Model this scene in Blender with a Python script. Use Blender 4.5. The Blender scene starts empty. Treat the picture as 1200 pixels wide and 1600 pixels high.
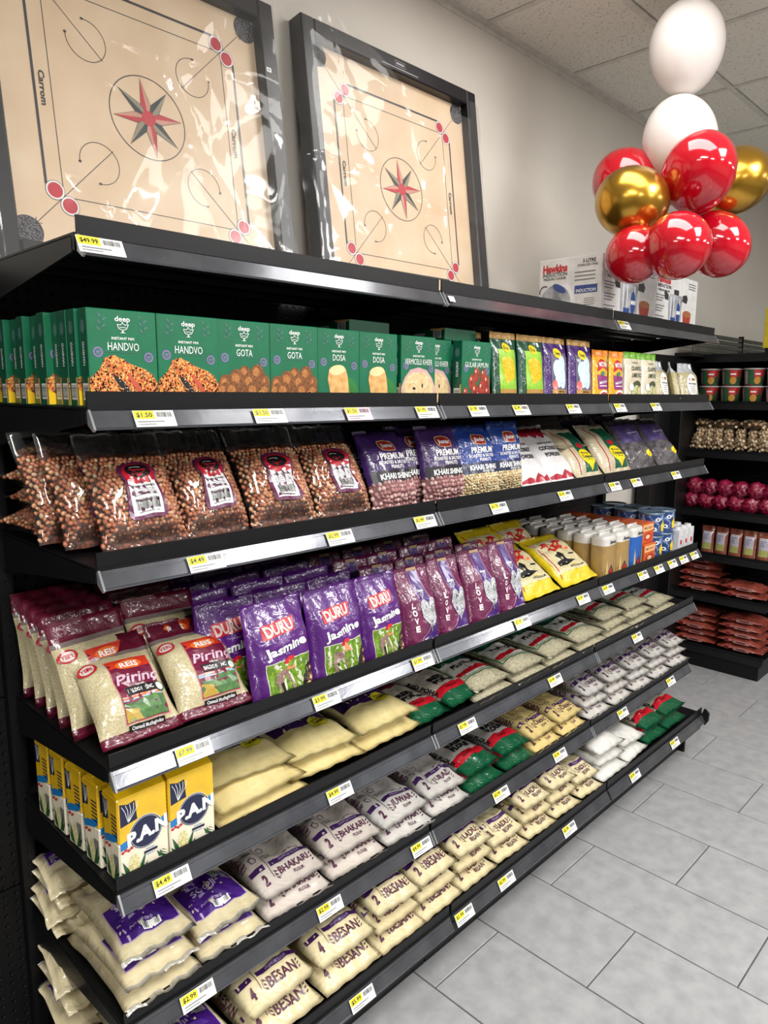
import bpy, math, random
from mathutils import Vector, Matrix, noise
from mathutils.geometry import delaunay_2d_cdt
random.seed(7)
SC = bpy.context.scene
COL = SC.collection
R = math.radians
# ------------------------------------------------------------------ camera
cd = bpy.data.cameras.new('camera')
cd.sensor_fit = 'HORIZONTAL'; cd.sensor_width = 36; cd.lens = 36*1120.76/1200
cd.clip_start = .05; cd.clip_end = 60
cam = bpy.data.objects.new('camera', cd); COL.objects.link(cam)
_f, _yaw, _pitch, _roll = 1120.76, .7757, .1660, .0067
_F = Vector((math.cos(_yaw)*math.cos(_pitch), math.sin(_yaw)*math.cos(_pitch), -math.sin(_pitch)))
_R = Vector((math.sin(_yaw), -math.cos(_yaw), 0)); _U = _R.cross(_F)
_R, _U = _R*math.cos(_roll)+_U*math.sin(_roll), -_R*math.sin(_roll)+_U*math.cos(_roll)
m = Matrix.Identity(4)
for i in range(3):
    m[i][0] = _R[i]; m[i][1] = _U[i]; m[i][2] = -_F[i]
m.translation = Vector((-.5135, -1.2122, 1.667))
cam.matrix_world = m
SC.camera = cam
# ------------------------------------------------------------------ world, exposure, lamps
w = bpy.data.worlds.new('world'); SC.world = w; w.use_nodes = True
w.node_tree.nodes['Background'].inputs[0].default_value = (.8, .88, 1, 1)
w.node_tree.nodes['Background'].inputs[1].default_value = .25
SC.view_settings.view_transform = 'Standard'; SC.view_settings.look = 'None'
SC.view_settings.exposure = 0.0; SC.view_settings.gamma = 1; SC.view_settings.use_curve_mapping = False
CEIL = 3.02; WALLY = .586
TROFFERS = [(1.538, -.48), (-2.729, -1.7), (-.29, -1.7), (2.148, -1.7), (-.29, -4.14), (2.148, -4.14), (4.586, -4.14), (7.02, -4.14)]
LAMP_W = [15, 70, 66, 66, 80, 80, 80, 80]
for (tx, ty), lamp_w in zip(TROFFERS, LAMP_W):
    ld = bpy.data.lights.new('ceiling_lamp', 'AREA'); ld.shape = 'RECTANGLE'; ld.size = .56; ld.size_y = 1.16
    ld.energy = lamp_w; ld.color = (1, .985, .965)
    lo = bpy.data.objects.new('ceiling_lamp', ld); COL.objects.link(lo); lo.location = (tx, ty, CEIL-.004)

# ------------------------------------------------------------------ helpers
def lin(c):
    return tuple(((x/255)/12.92 if x/255 <= .04045 else ((x/255+.055)/1.055)**2.4) for x in c)+(1,)
MATS = {}
def M(name, c, rough=.5, c2=None, scale=25, coat=0, bump=0, bscale=60, metal=0, vor=False, emit=0, coatr=.12, detail=3, lo=.35, hi=.65, bdist=.002, rnd=0):
    if name in MATS: return MATS[name]
    m = bpy.data.materials.new(name); m.use_nodes = True
    nt = m.node_tree; N = nt.nodes; L = nt.links; p = N['Principled BSDF']
    tc = N.new('ShaderNodeTexCoord')
    c2 = c2 or tuple(min(255, x*.93) for x in c)
    if vor:
        t = N.new('ShaderNodeTexVoronoi'); t.inputs['Scale'].default_value = scale; out = t.outputs['Distance']
    else:
        t = N.new('ShaderNodeTexNoise'); t.inputs['Scale'].default_value = scale; t.inputs['Detail'].default_value = detail; out = t.outputs[0]
    vec = tc.outputs['Object']
    if rnd:
        oi = N.new('ShaderNodeObjectInfo'); vm = N.new('ShaderNodeVectorMath'); vm.operation = 'ADD'
        sc = N.new('ShaderNodeVectorMath'); sc.operation = 'SCALE'; L.new(oi.outputs['Location'], sc.inputs[0]); sc.inputs['Scale'].default_value = 7.3
        L.new(vec, vm.inputs[0]); L.new(sc.outputs[0], vm.inputs[1]); vec = vm.outputs[0]
    L.new(vec, t.inputs['Vector'])
    cr = N.new('ShaderNodeValToRGB'); cr.color_ramp.elements[0].position = lo; cr.color_ramp.elements[1].position = hi
    cr.color_ramp.elements[0].color = lin(c); cr.color_ramp.elements[1].color = lin(c2)
    L.new(out, cr.inputs[0]); L.new(cr.outputs[0], p.inputs['Base Color'])
    p.inputs['Roughness'].default_value = rough; p.inputs['Metallic'].default_value = metal
    p.inputs['Coat Weight'].default_value = coat; p.inputs['Coat Roughness'].default_value = coatr
    if emit:
        L.new(cr.outputs[0], p.inputs['Emission Color']); p.inputs['Emission Strength'].default_value = emit
    if bump:
        b = N.new('ShaderNodeBump'); b.inputs['Strength'].default_value = bump; b.inputs['Distance'].default_value = bdist
        n2 = N.new('ShaderNodeTexNoise'); n2.inputs['Scale'].default_value = bscale; n2.inputs['Detail'].default_value = 2.5; n2.inputs['Distortion'].default_value = 1.2
        L.new(vec, n2.inputs['Vector']); L.new(n2.outputs[0], b.inputs['Height']); L.new(b.outputs[0], p.inputs['Normal'])
        if coat: L.new(b.outputs[0], p.inputs['Coat Normal'])
    MATS[name] = m
    return m
def P(name, c, **k):           # glossy printed plastic pouch
    k.setdefault('coat', .8); k.setdefault('bump', .55); k.setdefault('bscale', 32); k.setdefault('bdist', .006)
    return M(name, c, k.pop('rough', .4), **k)
def K(name, c, **k):           # flat print
    k.setdefault('coat', .35)
    return M(name, c, k.pop('rough', .4), **k)
def film(name, body=.05, gl=.16, milky=(235, 235, 235), bscale=18, crease=.25, cscale=9, bdist=.006, gr=.08, dist=1.2, fr=.6):
    if name in MATS: return MATS[name]
    m = bpy.data.materials.new(name); m.use_nodes = True; nt = m.node_tree; N = nt.nodes; L = nt.links
    N.remove(N['Principled BSDF']); o = N['Material Output']
    tc = N.new('ShaderNodeTexCoord')
    b = N.new('ShaderNodeBump'); b.inputs['Strength'].default_value = .9; b.inputs['Distance'].default_value = bdist
    n = N.new('ShaderNodeTexNoise'); n.inputs['Scale'].default_value = bscale; n.inputs['Detail'].default_value = 2; n.inputs['Distortion'].default_value = dist
    L.new(tc.outputs['Object'], n.inputs['Vector']); L.new(n.outputs[0], b.inputs['Height'])
    g = N.new('ShaderNodeBsdfGlossy'); g.inputs['Roughness'].default_value = gr; L.new(b.outputs[0], g.inputs['Normal'])
    t = N.new('ShaderNodeBsdfTransparent')
    lw = N.new('ShaderNodeLayerWeight'); lw.inputs['Blend'].default_value = .25; L.new(b.outputs[0], lw.inputs['Normal'])
    ma = N.new('ShaderNodeMath'); ma.operation = 'MULTIPLY_ADD'; ma.inputs[1].default_value = fr; ma.inputs[2].default_value = gl; L.new(lw.outputs['Fresnel'], ma.inputs[0])
    mx = N.new('ShaderNodeMixShader'); L.new(ma.outputs[0], mx.inputs[0]); L.new(t.outputs[0], mx.inputs[1]); L.new(g.outputs[0], mx.inputs[2])
    d = N.new('ShaderNodeBsdfDiffuse'); d.inputs[0].default_value = lin(milky)
    nz = N.new('ShaderNodeTexNoise'); nz.noise_type = 'RIDGED_MULTIFRACTAL'; nz.inputs['Scale'].default_value = cscale; nz.inputs['Detail'].default_value = 1
    L.new(tc.outputs['Object'], nz.inputs['Vector'])
    mr = N.new('ShaderNodeMapRange'); mr.inputs['From Min'].default_value = .75; mr.inputs['From Max'].default_value = 1.6
    mr.inputs['To Min'].default_value = body; mr.inputs['To Max'].default_value = body+crease; L.new(nz.outputs[0], mr.inputs['Value'])
    m2 = N.new('ShaderNodeMixShader'); L.new(mr.outputs[0], m2.inputs[0]); L.new(mx.outputs[0], m2.inputs[1]); L.new(d.outputs[0], m2.inputs[2])
    L.new(m2.outputs[0], o.inputs['Surface']); MATS[name] = m
    return m

def newobj(name, me, parent=None, link=True):
    o = bpy.data.objects.new(name, me)
    if link: COL.objects.link(o)
    if parent: o.parent = parent
    return o
def mesh(name, v, f, mats, mi=None, smooth=False):
    me = bpy.data.meshes.new(name); me.from_pydata([tuple(p) for p in v], [], f)
    for m in mats: me.materials.append(m)
    if mi: me.polygons.foreach_set('material_index', mi)
    if smooth: me.polygons.foreach_set('use_smooth', [True]*len(f))
    me.update()
    return me
class MB:
    def __init__(s): s.v = []; s.f = []; s.m = []; s.mats = []; s.sm = False
    def mi(s, mat):
        if mat not in s.mats: s.mats.append(mat)
        return s.mats.index(mat)
    def add(s, v, f, mat):
        b = len(s.v); s.v += [Vector(p) for p in v]; k = s.mi(mat)
        for q in f: s.f.append([i+b for i in q]); s.m.append(k)
    def box(s, x0, y0, z0, x1, y1, z1, mat, bev=0):
        if bev <= 0:
            v = [(x, y, z) for z in (z0, z1) for y in (y0, y1) for x in (x0, x1)]
            s.add(v, [(0, 2, 3, 1), (4, 5, 7, 6), (0, 1, 5, 4), (2, 6, 7, 3), (0, 4, 6, 2), (1, 3, 7, 5)], mat); return
        b = bev; v = []; idx = {}
        # chamfered box: 24 verts
        def P3(cx, cy, cz, ax):
            q = [x1 if cx else x0, y1 if cy else y0, z1 if cz else z0]; sg = [(-1 if cx else 1), (-1 if cy else 1), (-1 if cz else 1)]
            for a in range(3):
                if a != ax: q[a] += sg[a]*b
            return tuple(q)
        for cx in (0, 1):
            for cy in (0, 1):
                for cz in (0, 1):
                    for ax in range(3): idx[cx, cy, cz, ax] = len(v); v.append(P3(cx, cy, cz, ax))
        f = []
        c = [(0, 0), (1, 0), (1, 1), (0, 1)]
        for s_ in (0, 1):
            q = [idx[s_, a, d, 0] for a, d in c]; f.append(q if s_ else q[::-1])
            q = [idx[a, s_, d, 1] for a, d in c]; f.append(q[::-1] if s_ else q)
            q = [idx[a, d, s_, 2] for a, d in c]; f.append(q if s_ else q[::-1])
        for a in (0, 1):
            for d in (0, 1):
                q = [idx[0, a, d, 1], idx[1, a, d, 1], idx[1, a, d, 2], idx[0, a, d, 2]]; f.append(q if (a ^ d) == 0 and a == 0 or (a == 1 and d == 1) else q[::-1])
                q = [idx[a, 0, d, 0], idx[a, 1, d, 0], idx[a, 1, d, 2], idx[a, 0, d, 2]]; f.append(q)
                q = [idx[a, d, 0, 0], idx[a, d, 1, 0], idx[a, d, 1, 1], idx[a, d, 0, 1]]; f.append(q)
        for k in [(a, d, e) for a in (0, 1) for d in (0, 1) for e in (0, 1)]: f.append([idx[k+(0,)], idx[k+(1,)], idx[k+(2,)]])
        cc = Vector(((x0+x1)/2, (y0+y1)/2, (z0+z1)/2)); out = []
        for q in f:
            a, bb, c_ = Vector(v[q[0]]), Vector(v[q[1]]), Vector(v[q[2]])
            n = (bb-a).cross(c_-a); ce = sum((Vector(v[i]) for i in q), Vector())/len(q)
            out.append(q if n.dot(ce-cc) > 0 else q[::-1])
        s.add(v, out, mat)
    def prism(s, prof, x0, x1, mat, ax='x'):      # profile (y,z) extruded along x
        n = len(prof)
        if ax == 'x': v = [(x, a, b) for x in (x0, x1) for a, b in prof]
        elif ax == 'y': v = [(a, y, b) for y in (x0, x1) for a, b in prof]
        else: v = [(a, b, z) for z in (x0, x1) for a, b in prof]
        f = [[i, (i+1) % n, n+(i+1) % n, n+i] for i in range(n)]+[list(range(n))[::-1], list(range(n, 2*n))]
        s.add(v, f, mat)
    def cyl(s, c, r, h, mat, n=20, r2=None, ax=2):
        r2 = r if r2 is None else r2; v = []
        for k, (rr, hh) in enumerate(((r, 0), (r2, h))):
            for i in range(n):
                a = 2*math.pi*i/n; q = [math.cos(a)*rr, math.sin(a)*rr, hh]
                q = q if ax == 2 else ([q[0], q[2], q[1]] if ax == 1 else [q[2], q[0], q[1]])
                v.append([c[j]+q[j] for j in range(3)])
        s.add(v, [[i, (i+1) % n, n+(i+1) % n, n+i] for i in range(n)]+[list(range(n))[::-1], list(range(n, 2*n))], mat)
    def lathe(s, prof, mat, n=24, c=(0, 0, 0)):
        v = [(c[0]+r*math.cos(2*math.pi*i/n), c[1]+r*math.sin(2*math.pi*i/n), c[2]+z) for r, z in prof for i in range(n)]
        f = [[j*n+i, j*n+(i+1) % n, (j+1)*n+(i+1) % n, (j+1)*n+i] for j in range(len(prof)-1) for i in range(n)]
        s.add(v, f, mat)
    def mesh(s, name, smooth=False): return mesh(name, s.v, s.f, s.mats, s.m, smooth or s.sm)
    def obj(s, name, parent=None, link=True, smooth=False): return newobj(name, s.mesh(name, smooth), parent, link)
def tag(o, label, cat, group=None):
    o['label'] = label; o['category'] = cat
    if group: o['group'] = group
    return o
def empty(name, loc=(0, 0, 0), link=True):
    o = bpy.data.objects.new(name, None); o.empty_display_size = .05
    if link: COL.objects.link(o)
    o.location = loc
    return o
def struct(o): o['kind'] = 'structure'; return o
def dup(root, loc, rot=(0, 0, 0), scale=(1, 1, 1), label=None, cat=None, group=None):
    r = root.copy(); COL.objects.link(r); r.location = loc; r.rotation_euler = rot; r.scale = scale
    if label: r['label'] = label
    if cat: r['category'] = cat
    if group: r['group'] = group
    for ch in KIDS.get(root.name, []):
        c = ch.copy(); COL.objects.link(c); c.parent = r
        for g in KIDS.get(ch.name, []):
            d = g.copy(); COL.objects.link(d); d.parent = c
    return r
KIDS = {}
def kid(name, me, parent):      # child of an unlinked prototype
    o = bpy.data.objects.new(name, me); o.parent = parent; KIDS.setdefault(parent.name, []).append(o)
    return o

# ------------------------------------------------------------------ printed art laid on a surface
TXT = {}
def textmesh(s, bold=0.0):
    k = (s, bold)
    if k in TXT: return TXT[k]
    c = bpy.data.curves.new('t', 'FONT'); c.body = s; c.size = 1; c.resolution_u = 2; c.offset = bold; c.fill_mode = 'FRONT'
    o = bpy.data.objects.new('t', c); me = o.to_mesh()
    v = [(p.co.x, p.co.y) for p in me.vertices]; f = [tuple(p.vertices) for p in me.polygons]
    o.to_mesh_clear(); bpy.data.objects.remove(o); bpy.data.curves.remove(c)
    x0 = min(p[0] for p in v); x1 = max(p[0] for p in v)
    v = [((a-(x0+x1)/2)/.72, b/.72) for a, b in v]
    TXT[k] = (v, f, (x1-x0)/.72)
    return TXT[k]
class Art:
    def __init__(s, mp, h=None): s.mp = mp; s.h = h; s.b = MB()
    def raw(s, v2, f, mat, L): s.b.add([s.mp(x, z, L) for x, z in v2], f, mat)
    def poly(s, pts, mat, L=1):
        pts = [Vector(p) for p in pts]; h = s.h
        if h:
            q = []
            for i, a in enumerate(pts):
                b = pts[(i+1) % len(pts)]; n = max(1, int((b-a).length/h))
                q += [a+(b-a)*k/n for k in range(n)]
            pts = q
        vs = list(pts); n = len(pts)
        if h:
            x0 = min(p.x for p in pts); x1 = max(p.x for p in pts); y0 = min(p.y for p in pts); y1 = max(p.y for p in pts)
            if (x1-x0) > 1.5*h and (y1-y0) > 1.5*h:
                nx = int((x1-x0)/h); ny = int((y1-y0)/h)
                for i in range(1, nx+1):
                    for j in range(1, ny+1):
                        p = Vector((x0+(x1-x0)*i/(nx+1)+.0001, y0+(y1-y0)*j/(ny+1)+.0001))
                        if inside(p, pts) : vs.append(p)
        r = delaunay_2d_cdt(vs, [], [list(range(n))], 1, 1e-7)
        f = []
        for t in r[2]:
            a, b, c = (r[0][i] for i in t[:3])
            f.append(list(t) if (b-a).cross(c-a) > 0 else list(t)[::-1])
        s.raw([(p.x, p.y) for p in r[0]], f, mat, L)
    def rect(s, x0, z0, x1, z1, mat, L=1): s.poly([(x0, z0), (x1, z0), (x1, z1), (x0, z1)], mat, L)
    def ell(s, cx, cz, rx, rz, mat, L=1, n=18, rot=0):
        c, q = math.cos(rot), math.sin(rot)
        s.poly([(cx+rx*math.cos(a)*c-rz*math.sin(a)*q, cz+rx*math.cos(a)*q+rz*math.sin(a)*c) for a in (2*math.pi*i/n for i in range(n))], mat, L)
    def line(s, pts, w, mat, L=2):
        pts = [Vector(p) for p in pts]
        if s.h:
            q = [pts[0]]
            for a, b in zip(pts, pts[1:]):
                n = max(1, int((b-a).length/s.h)); q += [a+(b-a)*(k+1)/n for k in range(n)]
            pts = q
        v = []; f = []
        for i, p in enumerate(pts):
            d = (pts[min(i+1, len(pts)-1)]-pts[max(i-1, 0)]).normalized(); n = Vector((-d.y, d.x))*w/2
            v += [p-n, p+n]
            if i: f.append([2*i-2, 2*i, 2*i+1, 2*i-1])
        s.raw([(p.x, p.y) for p in v], f, mat, L)
    def arc(s, cx, cz, r, a0, a1, w, mat, L=2, rz=None, n=24):
        rz = rz or r
        s.line([(cx+r*math.cos(R(a0+(a1-a0)*i/n)), cz+rz*math.sin(R(a0+(a1-a0)*i/n))) for i in range(n+1)], w, mat, L)
    def text(s, t, cx, cz, h, mat, L=4, w=None, rot=0, bold=.02, slant=0):
        v, f, tw = textmesh(t, bold); sx = h if w is None else w/tw
        c, q = math.cos(R(rot)), math.sin(R(rot))
        o = []
        for a, b in v:
            x = a*sx+slant*b*h; z = (b-.5)*h
            o.append((cx+x*c-z*q, cz+x*q+z*c))
        s.raw(o, f, mat, L)
    def bars(s, x0, z0, x1, z1, mat, L=4, n=9, horiz=False, seed=1):
        r = random.Random(seed); v = []; f = []
        for i in range(n):
            t = (i+.15)/n; u = t+r.choice((.35, .5, .7))/n
            if horiz: q = [(x0, z0+(z1-z0)*t), (x1, z0+(z1-z0)*t), (x1, z0+(z1-z0)*u), (x0, z0+(z1-z0)*u)]
            else: q = [(x0+(x1-x0)*t, z0), (x0+(x1-x0)*u, z0), (x0+(x1-x0)*u, z1), (x0+(x1-x0)*t, z1)]
            f.append([len(v)+k for k in range(4)]); v += q
        s.raw(v, f, mat, L)
    def blobs(s, inside_fn, n, r0, r1, mats, L, box, seed=3, k=5, asp=1):
        r = random.Random(seed)
        for mat in mats:
            v = []; f = []
            for _ in range(n):
                x = r.uniform(box[0], box[2]); z = r.uniform(box[1], box[3])
                if not inside_fn(x, z): continue
                q = r.uniform(r0, r1); a0 = r.uniform(0, 6.28); b = len(v); c_, s_ = math.cos(a0), math.sin(a0)
                for i in range(k):
                    a = 6.2832*i/k; ex = q*math.cos(a)*asp; ez = q*math.sin(a); v.append((x+ex*c_-ez*s_, z+ex*s_+ez*c_))
                f.append(list(range(b, b+k)))
            if v: s.raw(v, f, mat, L)
    def mesh(s, name): return s.b.mesh(name)
def inside(p, poly):
    r = False; n = len(poly); j = n-1
    for i in range(n):
        a, b = poly[i], poly[j]
        if (a[1] > p[1]) != (b[1] > p[1]) and p[0] < (b[0]-a[0])*(p[1]-a[1])/(b[1]-a[1])+a[0]: r = not r
        j = i
    return r
WHITE = K('white_print', (240, 240, 238)); BLACK = K('black_print', (22, 20, 24)); GREYP = K('grey_print', (120, 122, 124))

# ------------------------------------------------------------------ pillow bags
def sm(t): t = max(0, min(1, t)); return t*t*(3-2*t)
class Bag:
    def __init__(s, w, h, t, sb=.012, st=.02, a=2.4, seed=0, lump=.25, eb=None, et=None, stand=False, neck=0, crimp=.002, wr=.0012, shr=.05, pw=.6):
        s.w, s.h, s.t, s.sb, s.st, s.a, s.seed, s.lump = w, h, t, sb, st, a, seed, lump
        s.eb = eb or .22*h; s.et = et or .25*h; s.stand = stand; s.neck = neck; s.crimp = crimp; s.wr = wr; s.shr = shr; s.pw = pw
    def E(s, z):
        e = sm((s.h-s.st-z)/s.et)**.6
        if not s.stand: e *= sm((z-s.sb)/s.eb)**s.pw
        return e
    def pt(s, x, z, side=-1):
        u = max(-1, min(1, 2*x/s.w)); E = s.E(z)
        n = noise.noise(Vector((x*14+s.seed*3.1, z*14, s.seed)))
        n2 = noise.noise(Vector((x*38+s.seed, z*30, s.seed*2+5)))
        pr = max(0, 1-abs(u)**s.a)**.55
        T = s.t/2*E*pr*(1+s.lump*n)+s.wr*n2*E*2*pr
        xs = x*(1-s.shr*E)*(1-s.neck*sm((z/s.h-.55)/.45))
        y = side*T*(1 if side < 0 else .75)
        y += s.crimp*math.sin(x*130+s.seed*2)*(1-E)+.004*noise.noise(Vector((x*9, z*9, s.seed+9)))*(1-E)*2
        return Vector((xs, y, z))
    def mp(s, x, z, L):
        e = .002; p = s.pt(x, z); n = (s.pt(x+e, z)-s.pt(x-e, z)).cross(s.pt(x, z+e)-s.pt(x, z-e))
        if n.length < 1e-9: n = Vector((0, -1, 0))
        n.normalize()
        if n.y > 0: n = -n
        return p+n*(.0007+.00035*L)
    def body(s, name, zones, nu=16, nv=22):
        # zones: list of (v0,v1,mat), last match wins
        b = MB()
        for z in zones: b.mi(z[2])
        F = [[s.pt(-s.w/2+s.w*i/nu, s.h*j/nv) for i in range(nu+1)] for j in range(nv+1)]
        B = [[s.pt(-s.w/2+s.w*i/nu, s.h*j/nv, 1) for i in range(nu+1)] for j in range(nv+1)]
        W = nu+1; b.v = [p for r in F for p in r]+[p for r in B for p in r]; o = W*(nv+1)
        def zi(j):
            v = (j+.5)/nv; k = 0
            for q, z in enumerate(zones):
                if z[0] <= v <= z[1]: k = b.mats.index(z[2])
            return k
        for j in range(nv):
            for i in range(nu):
                a = j*W+i; b.f += [[a, a+1, a+W+1, a+W], [o+a+1, o+a, o+a+W, o+a+W+1]]; b.m += [zi(j)]*2
            a = j*W; b.f.append([a, a+W, o+a+W, o+a]); a += nu; b.f.append([a+W, a, o+a, o+a+W]); b.m += [zi(j)]*2
        for i in range(nu):
            b.f.append([i+1, i, o+i, o+i+1]); a = nv*W+i; b.f.append([a, a+1, o+a+1, o+a]); b.m += [zi(0), zi(nv-1)]
        return b.mesh(name, True)
ICO = None
def ico():
    global ICO
    if ICO: return ICO
    t = (1+5**.5)/2
    v = [(-1, t, 0), (1, t, 0), (-1, -t, 0), (1, -t, 0), (0, -1, t), (0, 1, t), (0, -1, -t), (0, 1, -t), (t, 0, -1), (t, 0, 1), (-t, 0, -1), (-t, 0, 1)]
    f = [(0, 11, 5), (0, 5, 1), (0, 1, 7), (0, 7, 10), (0, 10, 11), (1, 5, 9), (5, 11, 4), (11, 10, 2), (10, 7, 6), (7, 1, 8), (3, 9, 4), (3, 4, 2), (3, 2, 6), (3, 6, 8), (3, 8, 9), (4, 9, 5), (2, 4, 11), (6, 2, 10), (8, 6, 7), (9, 8, 1)]
    ICO = ([Vector(p).normalized() for p in v], f); return ICO
def nuts(bag, z0, z1, sx, mats, seed=1, asp=1.35, both=False, depth=.35):
    r = random.Random(seed); b = MB(); v0, f0 = ico()
    for side in ((-1, 1) if both else (-1,)):
        z = z0; row = 0
        while z < z1:
            x = -bag.w/2+sx*(.7 if row % 2 else .2)
            while x < bag.w/2-sx*.2:
                p = bag.pt(x+r.uniform(-.2, .2)*sx, z+r.uniform(-.2, .2)*sx, side); q = sx*.5*r.uniform(.85, 1.15)
                mrot = Matrix.Rotation(r.uniform(0, 6.28), 3, 'Y')@Matrix.Rotation(r.uniform(-.6, .6), 3, 'X')
                p.y -= side*q*depth
                b.add([p+mrot@Vector((k.x*q*asp, k.y*q*.85, k.z*q)) for k in v0], f0, r.choice(mats))
                x += sx
            z += sx*.86; row += 1
    b.sm = True
    return b
def proto(name, me, cat, group=None):
    o = bpy.data.objects.new(name, me); o['category'] = cat
    if group: o['group'] = group
    return o
ORD_ = ['first', 'second', 'third', 'fourth', 'fifth', 'sixth', 'seventh', 'eighth', 'ninth', 'tenth', 'eleventh', 'twelfth', 'thirteenth']

ORD = ['first', 'second', 'third', 'fourth', 'fifth', 'sixth', 'seventh', 'eighth', 'ninth', 'tenth', 'eleventh', 'twelfth', 'thirteenth']
# ================================================================== THE ROOM
WALLM = M('beige_wall_paint', (214, 208, 198), .75, c2=(209, 203, 193), scale=3, bump=.15, bscale=160, bdist=.001)
WALLD = M('slate_wall_paint', (176, 173, 166), .8)
TILE = M('grey_stone_tile', (166, 166, 167), .33, c2=(148, 148, 150), scale=18, detail=9, lo=.35, hi=.7, bump=.05, bscale=40, bdist=.001, rnd=1)
GROUT = M('dark_grout', (84, 84, 84), .8)
PANEL = M('mineral_fibre_panel', (236, 232, 222), .9, c2=(150, 146, 136), scale=150, detail=2, lo=.6, hi=.72, bump=.6, bscale=140, bdist=.003, rnd=1)
TBAR = M('ceiling_grid_metal', (222, 218, 210), .5)
b = MB(); b.box(-5, -7, -.1, 9.5, WALLY+.1, -.004, GROUT); floor = struct(b.obj('floor'))
b = MB(); g = .0022; b.box(g, g, -.02, .6096-g, .3048-g, 0, TILE, .0012)
# tile local: long side (2 ft) runs along world y
b = MB(); TX, TY = .305, .6096
b.box(g, g, -.02, TX-g, TY-g, 0, TILE, .0012); tm = b.mesh('tile')
X0 = -.5135+.444*1.667-.0; Y0 = -1.2122+.683*1.667   # measured joint corner
X0 = -.5135+1.012*1.667; Y0 = -1.2122+.684*1.667
for i in range(-7, 20):
    x = X0+i*TX
    off = (0 if i % 2 else TY/2)
    for j in range(-6, 3):
        y = Y0+off-TY+j*TY
        if x > 5.9 or x < -1.2 or y < -3.2 or y > .58: continue
        if x < 2.4 and y > .05: continue
        o = newobj('tile', tm, floor); o.location = (x, y, 0)
b = MB(); b.box(-5, WALLY, 0, 9.5, WALLY+.1, CEIL+.1, WALLM); struct(b.obj('wall_left'))
b = MB(); b.box(9.5, -7, 0, 9.6, WALLY, CEIL+.1, WALLD); struct(b.obj('wall_back'))
b = MB(); b.box(-5.1, -7, 0, -5, WALLY, CEIL+.1, WALLD); struct(b.obj('wall_front'))
b = MB(); b.box(-5, -7.1, 0, 9.5, -7, CEIL+.1, WALLD); struct(b.obj('wall_right'))
b = MB(); b.box(-5, -7, CEIL+.02, 9.5, WALLY, CEIL+.1, M('ceiling_deck', (190, 188, 182), .9)); ceil = struct(b.obj('ceiling'))
RX = 1.843; CW, CL = .6096, 1.2192; RY = .13
def is_lamp(cx, cy): return any(abs(cx-a) < .2 and abs(cy-c) < .3 for a, c in TROFFERS)
pm = {}
for j in range(-6, 1):
    y0 = RY+j*CL; y1 = min(y0+CL, WALLY)
    if y0 < -7.2: continue
    y0 = max(y0, -7)
    for i in range(-11, 13):
        x0 = RX+i*CW; x1 = min(x0+CW, 9.5)
        if x0 < -5: continue
        if x1-x0 < .1: continue
        if is_lamp((x0+x1)/2, (y0+y1)/2): continue
        k = (round(x1-x0, 3), round(y1-y0, 3))
        if k not in pm:
            b = MB(); b.box(.014, .014, .004, k[0]-.014, k[1]-.014, .018, PANEL, .003); pm[k] = b.mesh('ceiling_panel')
        o = newobj('ceiling_panel', pm[k], ceil); o.location = (x0, y0, CEIL)
b = MB(); b.box(-5, -.012, 0, 9.5, .012, .02, TBAR); rm = b.mesh('grid_runner')
for j in range(-5, 1):
    o = newobj('grid_runner', rm, ceil); o.location = (0, RY+j*CL, CEIL)
b = MB(); b.box(-.012, -7, .001, .012, WALLY, .02, TBAR); rm = b.mesh('grid_tee')
for i in range(-11, 13):
    o = newobj('grid_tee', rm, ceil); o.location = (RX+i*CW, 0, CEIL)
b = MB(); b.box(-5, WALLY-.022, CEIL-.004, 9.5, WALLY, CEIL+.02, TBAR); b.box(-5, WALLY-.004, CEIL-.022, 9.5, WALLY, CEIL, TBAR)
struct(b.obj('trim_1'))
# recessed lamps
LM = M('lamp_frame_metal', (225, 225, 222), .5); DIF = M('lamp_diffuser', (255, 250, 240), .6, c2=(252, 246, 236), emit=1.2)
for n, (tx, ty) in enumerate(TROFFERS):
    t = empty('ceiling_lamp_fixture', (tx, ty, CEIL))
    tag(t, f'recessed ceiling lamp out of view above the aisle, {ORD[n]} counted from the shelves', 'lamp', 'recessed ceiling lamps')
    b = MB(); b.box(-.3, -.6, -.004, .3, -.585, .02, LM); b.box(-.3, .585, -.004, .3, .6, .02, LM); b.box(-.3, -.585, -.004, -.285, .585, .02, LM); b.box(.285, -.585, -.004, .3, .585, .02, LM)
    b.obj('frame', t)
    b = MB(); b.box(-.285, -.585, .004, .285, .585, .012, DIF); b.obj('diffuser', t)

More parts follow.
